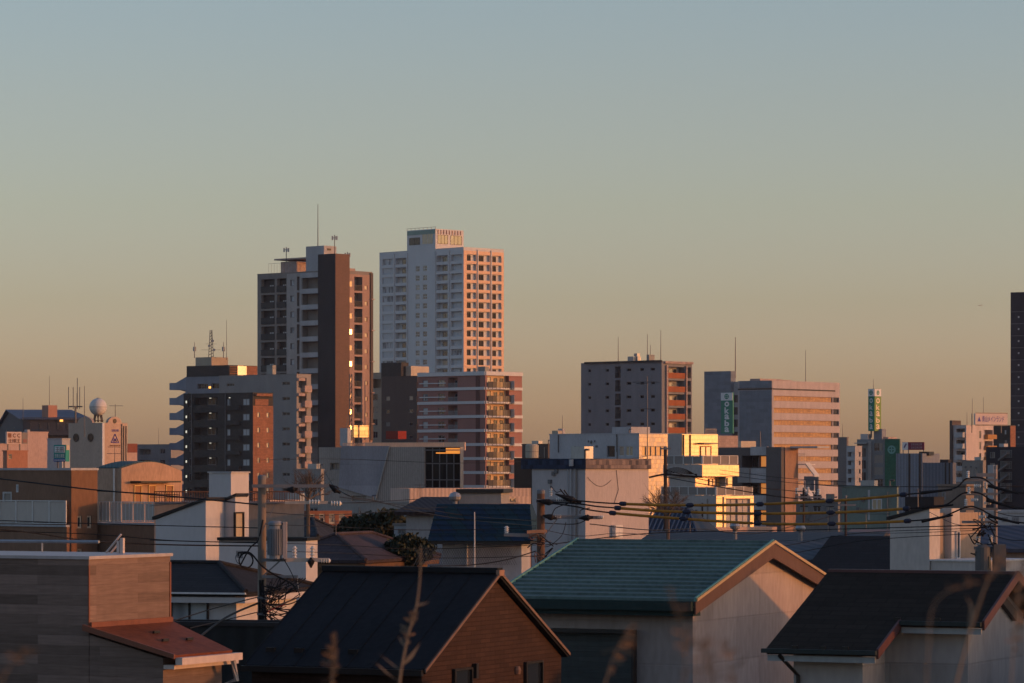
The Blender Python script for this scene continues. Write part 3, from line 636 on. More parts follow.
# green shop sign on the core
def glyphs(s_, x0, x1, z0, z1, n, m, out=.03, right=False):
    "rows of small strokes as unreadable far lettering, one mesh"
    mb = MB(); w = (x1 - x0)/n
    for i in range(n):
        a = x0 + w*(i + .1); c = x0 + w*(i + .9); t = w*.1
        bars = [(a, c, z1 - t, z1), (a, c, (z0+z1)/2 - t/2, (z0+z1)/2 + t/2), ((a+c)/2 - t/2, (a+c)/2 + t/2, z0, z1 - t)]
        if i % 2: bars += [(a, a + t, z0, z1 - t), (c - t, c, z0, z1 - t)]
        else: bars += [(a, c, z0, z0 + t)]
        for k, q in enumerate(bars):
            d = out + .002*k
            mb.box(out, d + .02, q[0], q[1], q[2], q[3]) if right else mb.box(q[0], q[1], -d - .02, -out, q[2], q[3])
    return mb.build('lettering', m, s_.r)
def logo(o, x, z, y, r, m, right=False, off=0):
    mb = MB(); seg = 20
    def pt(a, q, rr): return (math.cos(a)*rr, math.sin(a)*rr)
    vs = []; fs = []
    for i in range(seg):
        a0, a1 = 2*math.pi*i/seg, 2*math.pi*(i + 1)/seg
        mb.quad(*[(px_, 0, pz_) for px_, pz_ in (pt(a0,0,r), pt(a1,0,r), pt(a1,0,r*.62), pt(a0,0,r*.62))])
    mb.box(-r*.62, r*.62, -.01, 0, -r*.14, r*.14); mb.box(-r*.14, r*.14, -.014, -.002, -r*.62, r*.62)
    e = mb.build('emblem', m, o); e.location = (off + .03, y, z) if right else (x, y, z)
    if right: e.rotation_euler = (0, 0, R(90))
    return e
s = Bld('shop_sign', 'green vertical sign with white letters on the ribbon window office', 'sign', 721, 732.8, 734, 392.4, 985, 38, G('sign_green'), wR=.5, z0=CAM + (H0 - 433.4)/F*985, coping=False); s.fin()
s.part('top_panel', G('sign_white'), lambda mb: s.boxL(mb, 721.1, 732.7, 392.6, 400.4, .0, .12))
logo(s.r, -s.wL/2, s.z(396.4), -.16, .75, G('sign_green'))
for i, ch in enumerate('okaba'): text(ch, 1.6, 1.45 if i != 1 and i != 3 else 1.75, G('sign_white'), s.r, (-s.wL/2, -.04, s.z(404 + 6.4*i)), off=.035)

# ---------------------------------------------------------------- B9 green building with rooftop sign tower
b = Bld('office_building', 'glass office with a dark green tiled side and a white ring emblem', 'office building', 857, 899.9, 900.9, 439.2, 620, 20, mat('b9', (.20,.22,.235), .5, 'panel'), coping=False)
for k in range(4):
    b.winL(858.5, 866, 448 + 12*k, 457 + 12*k, .15, nx=3, t=.06, pm=G('glass_dark')); b.winL(874, 883, 443 + 12*k, 451 + 12*k, .15, nx=3, ny=2, t=.06, pm=G('glass'))
b.fin()
b.part('green_side', G('green'), lambda mb: b.boxL(mb, 885.3, 899.9, 438.8, 520, .02, .3))
b.part('pier', G('concrete'), lambda mb: b.boxL(mb, 868.4, 871.6, 441, 520, 0.02, .3))
b.part('canopy', G('galv'), lambda mb: b.boxL(mb, 856, 868, 442.6, 443.6, .02, 1.2))
logo(b.r, b.x(892), b.z(449.6), -.32, .75, mat('emblem_pale', (.14,.36,.33), .5))
b.block('machine_room', G('light_grey'), 860.5, 868, 434, inset=1, right=871); b.block('machine_room', G('blue_grey'), 873.8, 882, 428.8, inset=1.5, right=886); b.block('vent_box', G('salmon'), 884, 888, 437, inset=2.5, right=897)
s = Bld('shop_sign', 'tall two sided green sign tower with vertical letters above the green building', 'sign', 868.2, 874.3, 881, 388.8, 622, 42, G('sign_green'), z0=CAM + (H0 - 431)/F*622, coping=False); s.fin()
s.part('top_panel', G('sign_white'), lambda mb: (s.boxL(mb, 868.3, 874.2, 389, 396.2, 0, .06), s.boxR(mb, 874.4, 880.9, 389, 396.2, 0, .06)))
s.part('olive_face', mat('olive', (.15,.27,.05), .5), lambda mb: s.boxR(mb, 874.4, 880.9, 396.4, 431, 0, .05))
logo(s.r, -s.wL/2, s.z(392.6), -.09, .4, G('sign_green')); logo(s.r, 0, s.z(392.6), s.wR/2, .4, G('sign_green'), True, .06)
for i, ch in enumerate('okaba'):
    text(ch, s.wL*.5, .85, G('sign_white'), s.r, (-s.wL/2, -.03, s.z(400.6 + 6.5*i)), off=.01)
    text(ch, s.wR*.55, .95, mat('sign_cream', (.8,.65,.45), .5), s.r, (.08, s.wR/2, s.z(400.6 + 6.5*i)), True, off=.02)
s.part('post', G('steel'), lambda mb: mb.box(-1.2, -1.0, .5, .7, s.z0 - 1.2, s.z0))
mast('lightning_rod', 'thin rod on top of the two sided green sign tower', 873.4, 379, 389, 624, .06)

# ---------------------------------------------------------------- B8 pair, B10, B11, B12, right tower
b = Bld('apartment_block', 'narrow grey slab directly right of the ribbon window office', 'apartment building', 838, 846.8, 848.4, 437.6, 640, 40, mat('b8', (.2,.18,.17), .7)); b.fin(); mast('lightning_rod', 'tiny rod on the narrow grey slab', 842.6, 424, 438, 642, .06)
b = Bld('apartment_block', 'small pale block with dark open balconies beside the green building', 'apartment building', 846.5, 855, 862, 446.4, 600, 40, G('light_grey'))
for k in range(6): b.balL(847.6, 854.6, 452 + 8.6*k, 456.6 + 8.6*k, 1.3, (.2, .8, .8)); b.balR(856, 860.6, 452 + 8.6*k, 456.6 + 8.6*k, 1, (.2, .8, .8), name='balcony_window')
b.fin()
b = Bld('warehouse', 'grey blue ribbed block with two dark vertical joints behind the maroon sign', 'warehouse', 896, 922.4, 939.6, 453.4, 560, 26, mat('b10', (.22,.25,.30), .7, 'rib', s=.5), coping=False); b.fin()
b.part('dark_joint', G('frame_dark'), lambda mb: (b.boxL(mb, 908.6, 910.2, 453.6, 520, 0.02, .12), b.boxL(mb, 919, 921, 453.6, 520, .02, .12)))
b.block('machine_room', G('frame_dark'), 919, 929, 451.6, inset=2, right=934)
b = Bld('warehouse', 'lower slate ribbed block stepping down to the white apartment', 'warehouse', 922.6, 952.8, 956, 462.6, 520, 26, mat('b10b', (.15,.17,.21), .7, 'rib', s=.5), coping=False); b.fin()
b.part('dark_joint', G('frame_dark'), lambda mb: (b.boxL(mb, 945, 946.2, 462.8, 520, 0.02, .12), b.boxL(mb, 949, 950.2, 462.8, 520, .02, .12)))
b.block('dark_roof_box', G('roof_dark'), 940, 948, 459.5, inset=3, right=951)
s = Bld('billboard', 'maroon and white rooftop billboard on thin posts', 'billboard', 902.2, 924.2, 925, 442.1, 566, 14, G('sign_maroon'), wR=.4, z0=CAM + (H0 - 449.9)/F*566, coping=False); s.fin()
s.part('white_panel', G('sign_white'), lambda mb: s.boxL(mb, 902.3, 908, 442.2, 449.8, 0, .06))
s.part('mark', G('ink'), lambda mb: mb.prism([(s.x(903.6), -.08, s.z(447.2)), (s.x(906), -.08, s.z(443)), (s.x(906.8), -.08, s.z(444.2)), (s.x(904.6), -.08, s.z(448.2))], (0, -.02, 0)))
glyphs(s, s.x(910.6), s.x(922), s.z(445.5), s.z(443.4), 6, mat('sign_pinkgrey', (.4,.32,.36))); glyphs(s, s.x(910.6), s.x(922), s.z(448.7), s.z(446.6), 6, MATS['sign_pinkgrey'])
s.part('post', G('steel'), lambda mb: [mb.box(s.x(p) - .06, s.x(p) + .06, .1, .25, s.z0 - 1, s.z0) for p in (903, 908.4, 923.4)])
b = Bld('apartment_block', 'white apartment block with a pink lit wall under the long rooftop billboard', 'apartment building', 953, 966.2, 993.4, 425.6, 600, 34, mat('b11', (.55,.48,.46), .7))
for k in range(5):
    y = 428.5 + 11.2*k
    b.balL(956.2, 965, y, y + 7.4, 1.4, (.15, .7, .8), nx=2)
    b.winR(979, 981.2, y + 2, y + 9.6, .12, nx=1, t=.05, name='slot_window')
    b.balR(984.4, 992.8, y + 1, y + 7, 1.4, (.1, .5, .85), nx=1, name='balcony_window')
b.fin()
for k in range(5): mb = MB(); y = 432.4 + 11.2*k; b.boxL(mb, 956.4, 965, y, y + 5, .02, .9); mb.build('balcony', G('light_grey'), b.r)
for k in range(5): mb = MB(); y = 433.6 + 11.2*k; b.boxR(mb, 984.2, 993.2, y + .6, y + 5, .02, .7); mb.build('balcony', mat('ochre', (.42,.22,.08), .7), b.r)
b.part('dark_edge', G('brown_dark'), lambda mb: mb.box(-b.wL - .5, -b.wL, -.3, 3, 0, b.z(420.4, -b.wL)))
s = Bld('billboard', 'long pale pink rooftop billboard with violet lettering', 'billboard', 974, 975.3, 1007.6, 413.4, 592, 62, mat('bb_pink', (.68,.55,.5), .6, var=.06), wL=.4, z0=CAM + (H0 - 424.4)/F*592, coping=False); s.fin()
text('青山メインランド', s.wR*.68, 1.05, G('ink_violet'), s.r, (.03, s.wR*.55, s.z(419, 0, s.wR*.5)), True, off=.01)
s.part('logo_mark', G('ink_violet'), lambda mb: mb.prism([(.03, s.y(977.6), s.z(421.4)), (.03, s.y(980.8), s.z(421.4)), (.03, s.y(979.2), s.z(416.6))], (.02, 0, 0)))
s.part('support_frame', G('steel'), lambda mb: mb.box(-1.4, -1.3, .2, .3, s.z0 - 1.4, s.H).box(-1.4, -1.3, s.wR - .4, s.wR - .3, s.z0 - 1.4, s.H).box(.0, .04, .0, s.wR, s.H, s.H + .12).box(.0, .06, 0, s.wR, s.z0 - .2, s.z0 - .02))
for (px, y0, lab) in ((972.3, 398, 'left of two thin rods rising behind the long pink billboard'), (983.4, 397, 'right of two thin rods rising behind the long pink billboard'), (967, 412, 'short thin rod left of the long pink billboard')): mast('lightning_rod', lab, px, y0, 426, 604, .06, group='rods behind the pink billboard')
b = Bld('apartment_block', 'black block with a brown lit end behind the long pink billboard', 'apartment building', 992, 1009.8, 1015, 425.8, 640, 34, G('charcoal'))
b.winL(1004.6, 1006.4, 430, 434.4, .1, nx=1, t=.06, pm=G('glass_pale')); b.winL(1004.8, 1007, 440, 443, .1, nx=1, t=.06); b.fin()
b.part('brown_side', G('orange_brown'), lambda mb: b.boxR(mb, 1009.9, 1015, 425.8, 470, .02, .12))
b = Bld('office_building', 'black apartment building with outdoor stairs at the right edge', 'office building', 986, 1034, 1040, 446.8, 430, 34, mat('b12', (.035,.035,.045), .7), coping=False, roof='roof_dark')
for k in range(5):
    b.winL(990, 995, 452 + 11*k, 458 + 11*k, .1, nx=2, t=.05); b.balL(1000, 1012, 450 + 11*k, 458 + 11*k, 1.4, (.1, .4, .9), rail=(G('railing_grey'), 1))
b.fin()
b.part('outdoor_stair', mat('stair_dark', (.16,.16,.17), .7), lambda mb: [mb.prism([(b.x(1001), -.9, b.z(459 + 11*k)), (b.x(1010), -.9, b.z(452 + 11*k)), (b.x(1010), -.9, b.z(454 + 11*k)), (b.x(1001), -.9, b.z(461 + 11*k))], (0, .8, 0)) for k in range(5)])
b.block('roof_tank', G('light_grey'), 999, 1004, 443.6, inset=2, right=1008)
b = Bld('low_building', 'small grey flat block in front of the pink lit wall of the white apartment', 'building', 962, 983, 986.5, 461, 470, 34, G('grey_paint')); b.winL(966, 970, 470, 475, .1, nx=2, t=.05); b.winL(974, 978, 470, 475, .1, nx=2, t=.05); b.fin()
b = Bld('cylindrical_tank', 'squat grey rooftop water tank in front of the black stair building', 'tank', 987.6, 993.6, 997.4, 465, 300, 40, G('light_grey'), coping=False, z0=7); b.fin()
b = Bld('office_tower', 'tall dark tower cut off by the right edge of the view', 'tower', 1010.6, 1062, 1090, 291, 820, 30, mat('dark_tower', (.04,.042,.055), .6, 'panel', s=1.3), coping=False)
b.fin()
for k in range(13):
    y = b.z(316 + 12.1*k); MB().box(b.x(1018), b.x(1019.4), -.08, .0, y - .2, y + .2).build('small_lamp', mat('dot', (.5,.5,.5)), b.r)
    MB().box(-b.wL, 0, -.06, 0, y + 1.2, y + 1.3).build('floor_joint', G('grey_tile'), b.r)
# ================================================================ far left group
def gable_prism(mb, x0, x1, y0, y1, z0, ze, zr):
    mb.prism([(x0, y0, z0), (x0, y1, z0), (x0, y1, ze), (x0, (y0+y1)/2, zr), (x0, y0, ze)], (x1 - x0, 0, 0))
# A1 gabled apartment: long side nearly facing us
f = Fr(22.9, 690, 80); f.root('apartment_block', 'long grey apartment with a bluish gabled roof at the far left', 'apartment building')
w = -f.x(-1.5); ln = f.y(88); ze = f.z(418); zr = f.z(412, -w/2)
f.wall = MB(); gx = MB(); gx.prism([(-w, 0, 0), (0, 0, 0), (0, 0, ze), (-w/2, 0, zr), (-w, 0, ze)], (0, ln, 0)); gx.build('wall', mat('a1_wall', (.07,.075,.09), .8), f.r)
MB().slab([(.8, -.8, ze - .3), (.8, ln + .8, ze - .3), (-w/2, ln + .8, zr + .35), (-w/2, -.8, zr + .35)], -.2).slab([(-w/2, -.8, zr + .35), (-w/2, ln + .8, zr + .35), (-w - .8, ln + .8, ze - .3), (-w - .8, -.8, ze - .3)], -.2).build('roof', mat('roof_blue', (.13,.15,.21), .7, 'rib', s=.6), f.r)
for k in range(4):
    for i in range(7):
        y0 = ln*(.03 + i*.14); z = ze - 3.0 - 2.95*k
        window(f.r, (.0, y0 + 1, z), ln*.14 - 1.6, 2.0, True, nx=3, t=.08, pm=G('glass_dark'))
    MB().box(.05, 1.3, 0.2, ln - .2, z - .4, z - .25).box(1.2, 1.3, .2, ln - .2, z - .25, z + .75).build('balcony', mat('a1_wall', (.1,.11,.13)), f.r)
    window(f.r, (-w*.62, 0, z + .4), 1.6, 1.4, nx=2, t=.08); window(f.r, (-w*.3, 0, z + .4), 1.3, 1.4, nx=2, t=.08)
MB().box(.02, .4, f.y(59.8), f.y(62.9), f.z(421.6, 0, f.y(61)), f.z(419, 0, f.y(61))).build('glowing_spot', G('orange_emit'), f.r)  # small emissive orange box on the long facade
b = Bld('rooftop_box', 'small roof hut with one sunlit orange side on the long gabled apartment', 'hut', 42, 48.3, 57.2, 405.2, 700, 46, mat('hut', (.42,.22,.16), .7), z0=19, coping=False); b.fin()
mast('lightning_rod', 'thin rod on the small sunlit roof hut', 49.4, 376, 405, 702, .06); mast('lightning_rod', 'thin rod rising from the left end of the long gabled apartment', 23, 398, 420, 560, .05)
# A3 building with pediments and radar dome
b = Bld('office_building', 'building with curved gables, two round windows and a triangle emblem', 'office building', 68.5, 101.8, 127.4, 422.8, 420, 40, mat('plaster_lit', (.50,.37,.29), .7), coping=False, roof='roof_dark')
yr = b.wR; b.fin()
def ped(mb, right):
    if right: c, w, top = b.y(114.8), (b.y(121.6) - b.y(108))/2, b.z(416.7, 0, b.y(114.8))
    else: c, w, top = b.x(84.8), (b.x(92.4) - b.x(77.2))/2, b.z(417, b.x(84.8))
    h = top - b.H; pts = []
    for i in range(13):
        a = math.pi*i/12; pts.append((c + w*math.cos(a), b.H + h*math.sin(a)))
    if right: mb.prism([(0, p[0], p[1]) for p in pts], (-.4, 0, 0))
    else: mb.prism([(p[0], 0, p[1]) for p in pts], (0, .4, 0))
b.part('curved_gable', b.m, lambda mb: ped(mb, False)); b.part('curved_gable', b.m, lambda mb: ped(mb, True))
def disc(name, parent, c, r, m, right=False, ring=None):
    mb = MB(); seg = 20; d = .06
    pts = [(math.cos(2*math.pi*i/seg)*r, math.sin(2*math.pi*i/seg)*r) for i in range(seg)]
    mb.prism([(c[0] + d, c[1] + p, c[2] + q) for p, q in pts] if right else [(c[0] + p, c[1] - d, c[2] + q) for p, q in pts], (-d, 0, 0) if right else (0, d, 0))
    o = mb.build(name, m, parent)
    if ring:
        q = MB(); k = 1.12
        q.tube([((c[0] + d, c[1] + p*k, c[2] + z*k) if right else (c[0] + p*k, c[1] - d, c[2] + z*k)) for p, z in pts + pts[:1]], r*.09, 5); q.build('window_frame', ring, o)
    return o
for p in (76.3, 90.8): disc('round_window', b.r, (b.x(p), -.0, b.z(437.6, b.x(p))), .42, G('glass_dark'), ring=G('frame_dark'))
disc('round_vent', b.r, (0, b.y(114.7), b.z(421, 0, b.y(114.7))), .28, G('frame_dark'), True)
yc = b.y(114.8); z0 = b.z(442.6, 0, yc); z1 = b.z(434, 0, yc); hw = .62
def tri(mb):
    P3 = [(.05, yc - hw, z0), (.05, yc + hw, z0), (.05, yc, z1)]
    for i in range(3): mb.tube([P3[i], P3[(i+1) % 3]], .05, 4)
    m_ = z0 + (z1 - z0)*.42; mb.tube([(.05, yc - hw*.55, m_), (.05, yc + hw*.55, m_)], .05, 4).tube([(.05, yc, m_), (.05, yc, z0)], .05, 4).tube([(.05, yc - hw*.5, z0 + .1), (.05, yc, m_), (.05, yc + hw*.5, z0 + .1)], .04, 4)
b.part('triangle_emblem', G('ink_violet'), tri)
glyphs(b, yc - .6, yc + .6, b.z(431.6, 0, yc), b.z(429.4, 0, yc), 4, G('ink_violet'), right=True); glyphs(b, yc - .9, yc + .9, b.z(446, 0, yc), b.z(445, 0, yc), 8, G('ink_brown'), right=True)
b.part('drain_pipe', G('steel'), lambda mb: [mb.box(.02, .12, b.y(p), b.y(p) + .12, 0, b.z(q, 0, b.y(p))) for p, q in ((121.2, 424), (123.2, 426), (125.6, 426))])
b.part('corner_trim', G('white_tile'), lambda mb: mb.box(.0, .1, .0, .35, 0, b.H))
d0 = 428; r = empty('radar_dome', P(98.1, 422, d0), 0, 'white spherical radar dome on short legs on the curved gable building', 'dome'); u = d0/F
m = MB(); m.smooth = True; m.lathe((0, 0, 15*u), [(8.8*u*math.sin(math.pi*i/16) + .001, -8.8*u*math.cos(math.pi*i/16)) for i in range(17)], 32); m.build('dome_shell', mat('radome', (.62,.60,.57), .5), r)
m = MB(); m.lathe((0, 0, 14.75*u), [(8.95*u, 0), (8.95*u, .4*u)], 32); m.build('seam_ring', G('steel'), r)
m = MB()
for i in range(8): a = 2*math.pi*i/8; m.tube([(4.6*u*math.cos(a), 4.6*u*math.sin(a), 0), (3.6*u*math.cos(a + .35), 3.6*u*math.sin(a + .35), 7.4*u)], .07, 5)
m.lathe((0, 0, 1.2*u), [(5.6*u, 0), (5.6*u, .5*u)], 16); m.build('leg_frame', G('brown_dark'), r)
m = MB(); m.lathe((0, 0, 23.7*u), [(1.6*u, 0), (1.5*u, .5*u)], 12); m.build('top_cap', G('grey_paint'), r)
r = empty('antenna_cluster', P(75.5, 424, 424), 0, 'cluster of whip antennas on a dark post beside the radar dome', 'antenna'); u = 424/F
MB().tube([(0,0,0), (0,0,18*u)], .13, 6).build('post', G('steel'), r); MB().tube([(-7*u,0,17.4*u), (7*u,0,17.4*u)], .08, 5).tube([(-3*u,-.6,17.4*u), (3*u,.6,17.4*u)], .08, 5).build('crossbar', G('steel'), r)
for dx, h in ((-7, 37), (-2.3, 37), (1.8, 46), (1.5, 31), (4.2, 37)): MB().tube([(dx*u, 0, 15*u), (dx*u, 0, h*u)], .045, 5).build('whip', G('steel'), r)
mast('whip_antenna', 'long whip antenna clamped to the shaded wall of the curved gable building', 84.5, 386, 437, 416, .06)
mast('tv_antenna', 'television antenna with one long crossbar right of the radar dome', 115.3, 404, 417, 424, .05, arms=((405.8, 109.5, 123),))
mast('tv_antenna', 'low television antenna in front of the triangle emblem wall', 114.6, 446, 466, 330, .04, arms=((447, 108, 121), (453.5, 107, 122)))
# A2 small blocks with signs
b = Bld('low_building', 'tall pink lit wall block behind the square sign at the far left', 'building', 24, 27.7, 48, 432.6, 330, 50, mat('pink_plaster', (.50,.37,.33), .75)); b.fin()
b.block('roof_unit', G('light_grey'), 24.5, 27.2, 429.6, inset=.2, right=30)
b = Bld('low_building', 'low pink lit block below the square sign', 'building', -8, -4, 27.5, 444.6, 322, 50, mat('pink_plaster', (.5,.37,.33))); b.fin()
b = Bld('low_building', 'grey shaded wall block between the pink wall and the teal sign', 'building', 47.4, 62, 70, 439.4, 325, 40, G('light_grey')); b.fin()
b = Bld('low_building', 'small orange block with a dark window in front of the pink wall', 'building', 3, 7, 27.7, 451.4, 300, 52, mat('orange_plaster', (.42,.20,.13), .75))
b.winR(8.6, 12, 454, 459, .1, nx=1, t=.05, pm=G('glass_dark')); b.fin()
s = Bld('billboard', 'square white billboard with brown letter squares on a steel frame', 'billboard', 4, 6.8, 21.6, 431.8, 316, 52, mat('bb_cream', (.62,.48,.42), .6), wL=.25, z0=CAM + (H0 - 444)/F*316, coping=False); s.fin()
H_, Wd = s.H - s.z0, s.wR
for i, q in enumerate(('■', 'C', 'C')): 
    if i: text(q, .26*Wd*.75, H_*.34, G('ink_brown'), s.r, (.02, Wd*(.2 + .3*i), s.z0 + H_*.7), True, off=.03)
    else: MB().box(.01, .03, Wd*.08, Wd*.3, s.z0 + H_*.53, s.z0 + H_*.88).build('square_mark', G('orange_brown'), s.r)
glyphs(s, Wd*.08, Wd*.94, s.z0 + H_*.1, s.z0 + H_*.42, 3, G('ink_brown'), out=.01, right=True)
s.part('post', G('steel'), lambda mb: [mb.box(-.2, -.1, Wd*q, Wd*q + .1, s.z0 - 1.5, s.z0) for q in (.1, .9)])
s = Bld('billboard', 'small grey and brown side board right of the square white billboard', 'billboard', 21.4, 22, 27.6, 432.5, 317, 52, G('grey_paint'), wL=.2, z0=CAM + (H0 - 443.6)/F*317, coping=False); s.fin()
s.part('lower_panel', G('red_brown'), lambda mb: mb.box(.01, .03, .1, s.wR - .1, s.z0 + .1, s.z0 + (s.H - s.z0)*.4))
s = Bld('shop_sign', 'teal and white roadside sign with a blue bottom stripe', 'sign', 53.8, 65.6, 69.4, 444.8, 290, 30, G('sign_teal'), z0=CAM + (H0 - 461.6)/F*290, coping=False); s.fin()
h = s.H - s.z0
s.part('white_panel', G('sign_white'), lambda mb: s.boxL(mb, 54.9, 64.8, 446.2, 452.6, 0, .04))
glyphs(s, s.x(55.6), s.x(64.4), s.z(452), s.z(447), 2, G('grey_paint'), out=.05); glyphs(s, s.x(54.8), s.x(64.8), s.z(457.6), s.z(454), 5, G('sign_white'))
s.part('blue_stripe', G('sign_blue'), lambda mb: s.boxL(mb, 53.8, 65.6, 458.6, 461.5, 0, .03)); glyphs(s, s.x(54.4), s.x(65), s.z(460.8), s.z(459.5), 8, G('sign_white'), out=.04)
s.part('side_panel', G('cream'), lambda mb: s.boxR(mb, 66, 69, 445, 450, 0, .04))
s.part('post', G('steel'), lambda mb: [mb.box(-s.wL*q, -s.wL*q + .1, .1, .2, s.z0 - 6, s.z0) for q in (.25, .8)])
b = Bld('apartment_block', 'far low grey apartment behind the barrel roofed hall', 'apartment building', 126, 171, 186, 444.6, 820, 36, G('concrete'))
for k in range(4): b.balL(139, 151, 449 + 11*k, 454.5 + 11*k, 1.4, (.2, .8, .8)); b.winL(160, 165, 449 + 11*k, 453.5 + 11*k, .2)
b.fin(); mast('lightning_rod', 'thin rod over the far low grey apartment', 158.6, 428, 445, 825, .05)
b = Bld('roof_hut', 'small red brown louvred hut beside the triangle emblem building', 'hut', 126, 128, 137.4, 443.6, 430, 44, mat('louvre_red', (.28,.10,.07), .7, 'rib', s=2), z0=CAM + (H0 - 452.5)/F*430, coping=False); b.fin()
b = Bld('low_building', 'low pink block under the red brown louvred hut', 'building', 125, 127.4, 137.2, 452.6, 432, 44, mat('pink_plaster', (.5,.37,.33)), coping=False); b.fin()

# A8 barrel-roofed hall
f = Fr(121.4, 205, 38); f.root('barrel_roofed_hall', 'orange lit hall with a barrel roof and a canopy over three windows', 'hall')
x0 = f.x(97); y1 = f.y(182); za = f.z(468.5); zb = f.z(471.2, 0, y1); zt = f.z(462, 0, y1/2); arc = []
for i in range(17):
    t = i/16; arc.append((y1*t, za + (zb - za)*t + (zt - (za + zb)/2)*math.sin(math.pi*t)))
MB().prism([(0, 0, 0)] + [(0, a, z) for a, z in arc][0:] + [(0, y1, 0)], (x0, 0, 0)).build('wall', mat('ochre_plaster', (.46,.30,.21), .8, var=.25), f.r)
g = MB()
for i in range(16): g.prism([(-.15, arc[i][0], arc[i][1] + .01), (-.15, arc[i+1][0], arc[i+1][1] + .01), (-.15, arc[i+1][0], arc[i+1][1] + .06), (-.15, arc[i][0], arc[i][1] + .06)], (x0 + .1, 0, 0))
g.build('roof', mat('roof_teal', (.07,.12,.12), .6, 'rib'), f.r)
yy = [f.y(p) for p in (130, 170)]; zc = f.z(482.6, 0, f.y(150)); MB().box(.02, .9, yy[0], yy[1], zc, zc + .1).build('canopy', G('frame_dark'), f.r)
for p in (133.8, 148, 165.5): window(f.r, (.0, f.y(p), zc - 1.3), .62, 1.15, True, nx=1, t=.05, pm=mat('pane_amber', (.30,.12,.04), .4), fm=mat('frame_gold', (.75,.5,.2), .4))
MB().tube([(x0*.25, -.1, 0), (x0*.25, -.1, za)], .06, 6).build('drain_pipe', G('white_paint'), f.r)

# A6 brown apartment row with pale railings
mbr = mat('row_brown', (.23,.135,.09), .8); mor = mat('row_orange', (.21,.115,.07), .8)
b = Bld('apartment_row', 'long brown row house with pale railing terraces and a lit orange stair tower', 'apartment building', -45, 70.9, 97, 470.3, 150, 38, mbr, roof='roof_grey', coping='light_grey')
b.winL(2, 11.6, 492, 512, .1, nx=1, t=.08, fm=G('frame_white')); b.winL(16, 18.4, 484.6, 492.6, .08, nx=1, t=.05, fm=G('frame_white'), pm=G('glass_pale'))
for p, q in ((77, 81.6), (86.6, 91.4)): b.winR(p, q, 516, 528.4, .1, nx=1, t=.07, fm=mat('frame_cream', (.5,.42,.32)), name='slot_window')
b.winR(77, 82, 549, 556, .1, nx=1, t=.07, fm=G('frame_cream'), name='slot_window')
b.fin()
b.part('stair_tower_cladding', mor, lambda mb: cells(mb, (.03, 0, 0), (0,1,0), (0,0,1), (-1,0,0), b.wR, b.H - .02, [(q[0], q[1], q[2], q[3], .03) for q in b.oR], back=False))
b.part('terrace', mbr, lambda mb: mb.box(-b.wL, -.05, -.2, -.003, 0, b.z(527)))
b.part('terrace_edge', G('light_grey'), lambda mb: mb.box(-b.wL, -.04, -.26, -.003, b.z(527) + .002, b.z(525)))
b.rail((-b.wL, -.2), (-.08, -.2), b.z(525), b.z(500.5), G('rail_white'), name='terrace_railing', panel=G('panel_grey'), posts=.9, tk=.035)
w2 = b.wR; 
b2 = Bld('low_wing', 'low brown wing with a pale railing terrace right of the orange stair tower', 'building', 90, 155.4, 172, 525.6, 149.5, 38, mbr, roof='roof_grey', coping='light_grey'); b2.fin()
n = 5
for i in range(n):
    x0_ = b2.x(97.4); xw = x0_/n; b2.rail((xw*(i + 1) + .02, .08), (xw*i - .02, .08), b2.H + .1, b2.z(501.8), G('rail_white'), name='terrace_railing', panel=G('panel_grey'), sp=.2)
b2.rail((-.05, .15), (-.05, b2.wR), b2.H + .1, b2.z(501.8), G('rail_white'), name='side_railing', sp=.2)
# brown fence rail on the flat roof behind the white house
r0 = P(154, 503, 138); r = empty('roof_fence', r0, R(4), 'thin rust brown railing on a flat roof behind the white house', 'fence')
L = 150*138/F; mb = MB().box(0, L, -.03, .03, .42, .47).box(0, L, -.03, .03, .02, .05)
for i in range(60): mb.box(L*i/60, L*i/60 + .025, -.02, .02, .05, .42)
mb.build('railing', mat('rust', (.16,.08,.05), .7), r); MB().box(0, L, .3, 7, -4, 0).build('roof_deck', G('grey_paint'), r)

# ================================================================ middle ground, centre and right
# B1 white building
b = Bld('low_white_building', 'white building with grey window openings and a mosaic gold lit side', 'building', 549.6, 638.9, 668, 434, 352, 45, mat('b1w', (.43,.43,.45), .7))
b.winL(606.8, 614.8, 445.6, 457, .2, nx=1, t=.06, pm=G('glass_dark')); b.winL(618.8, 624, 446, 456, .12, nx=1, t=.06, fm=G('frame_white')); b.winL(625.4, 633, 446, 456, .12, nx=2, t=.08, fm=G('frame_white'), pm=G('glass_curtain'))
for i in range(5): b.winR(641.4 + i*5, 646 + i*5, 446, 456, .1, nx=1, t=.06, pm=mat('gold_pane', (.55,.30,.07), .35, spec=.8))
b.fin()
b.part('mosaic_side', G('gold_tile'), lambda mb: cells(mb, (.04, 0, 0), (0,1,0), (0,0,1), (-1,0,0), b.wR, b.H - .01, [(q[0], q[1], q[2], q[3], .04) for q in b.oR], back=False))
b.block('stair_head', mat('b1w', (.4,.4,.42)), 612, 631, 426.8, inset=1.2, right=650)
b.part('drain_pipe', G('steel'), lambda mb: [b.boxL(mb, p, p + .5, 434, 452, .02, .12) for p in (558.5, 616.8)] + [b.boxL(mb, 588.5 + 3.2*i, 588.9 + 3.2*i, 440, 442, .02, .12) for i in range(3)])
b.block('roof_unit', G('beige'), 552, 558, 430.6, inset=1.5, right=562); b.block('roof_unit', G('light_grey'), 558, 562, 428.6, inset=2.5, right=565)
mast('lightning_rod', 'tiny rod above the left end of the low white building', 562.4, 415, 434, 360, .04)
b = Bld('low_building', 'low brown grey block with a round tank left of the white building', 'building', 522, 548, 556, 444.6, 400, 40, G('brown_dark')); b.fin()
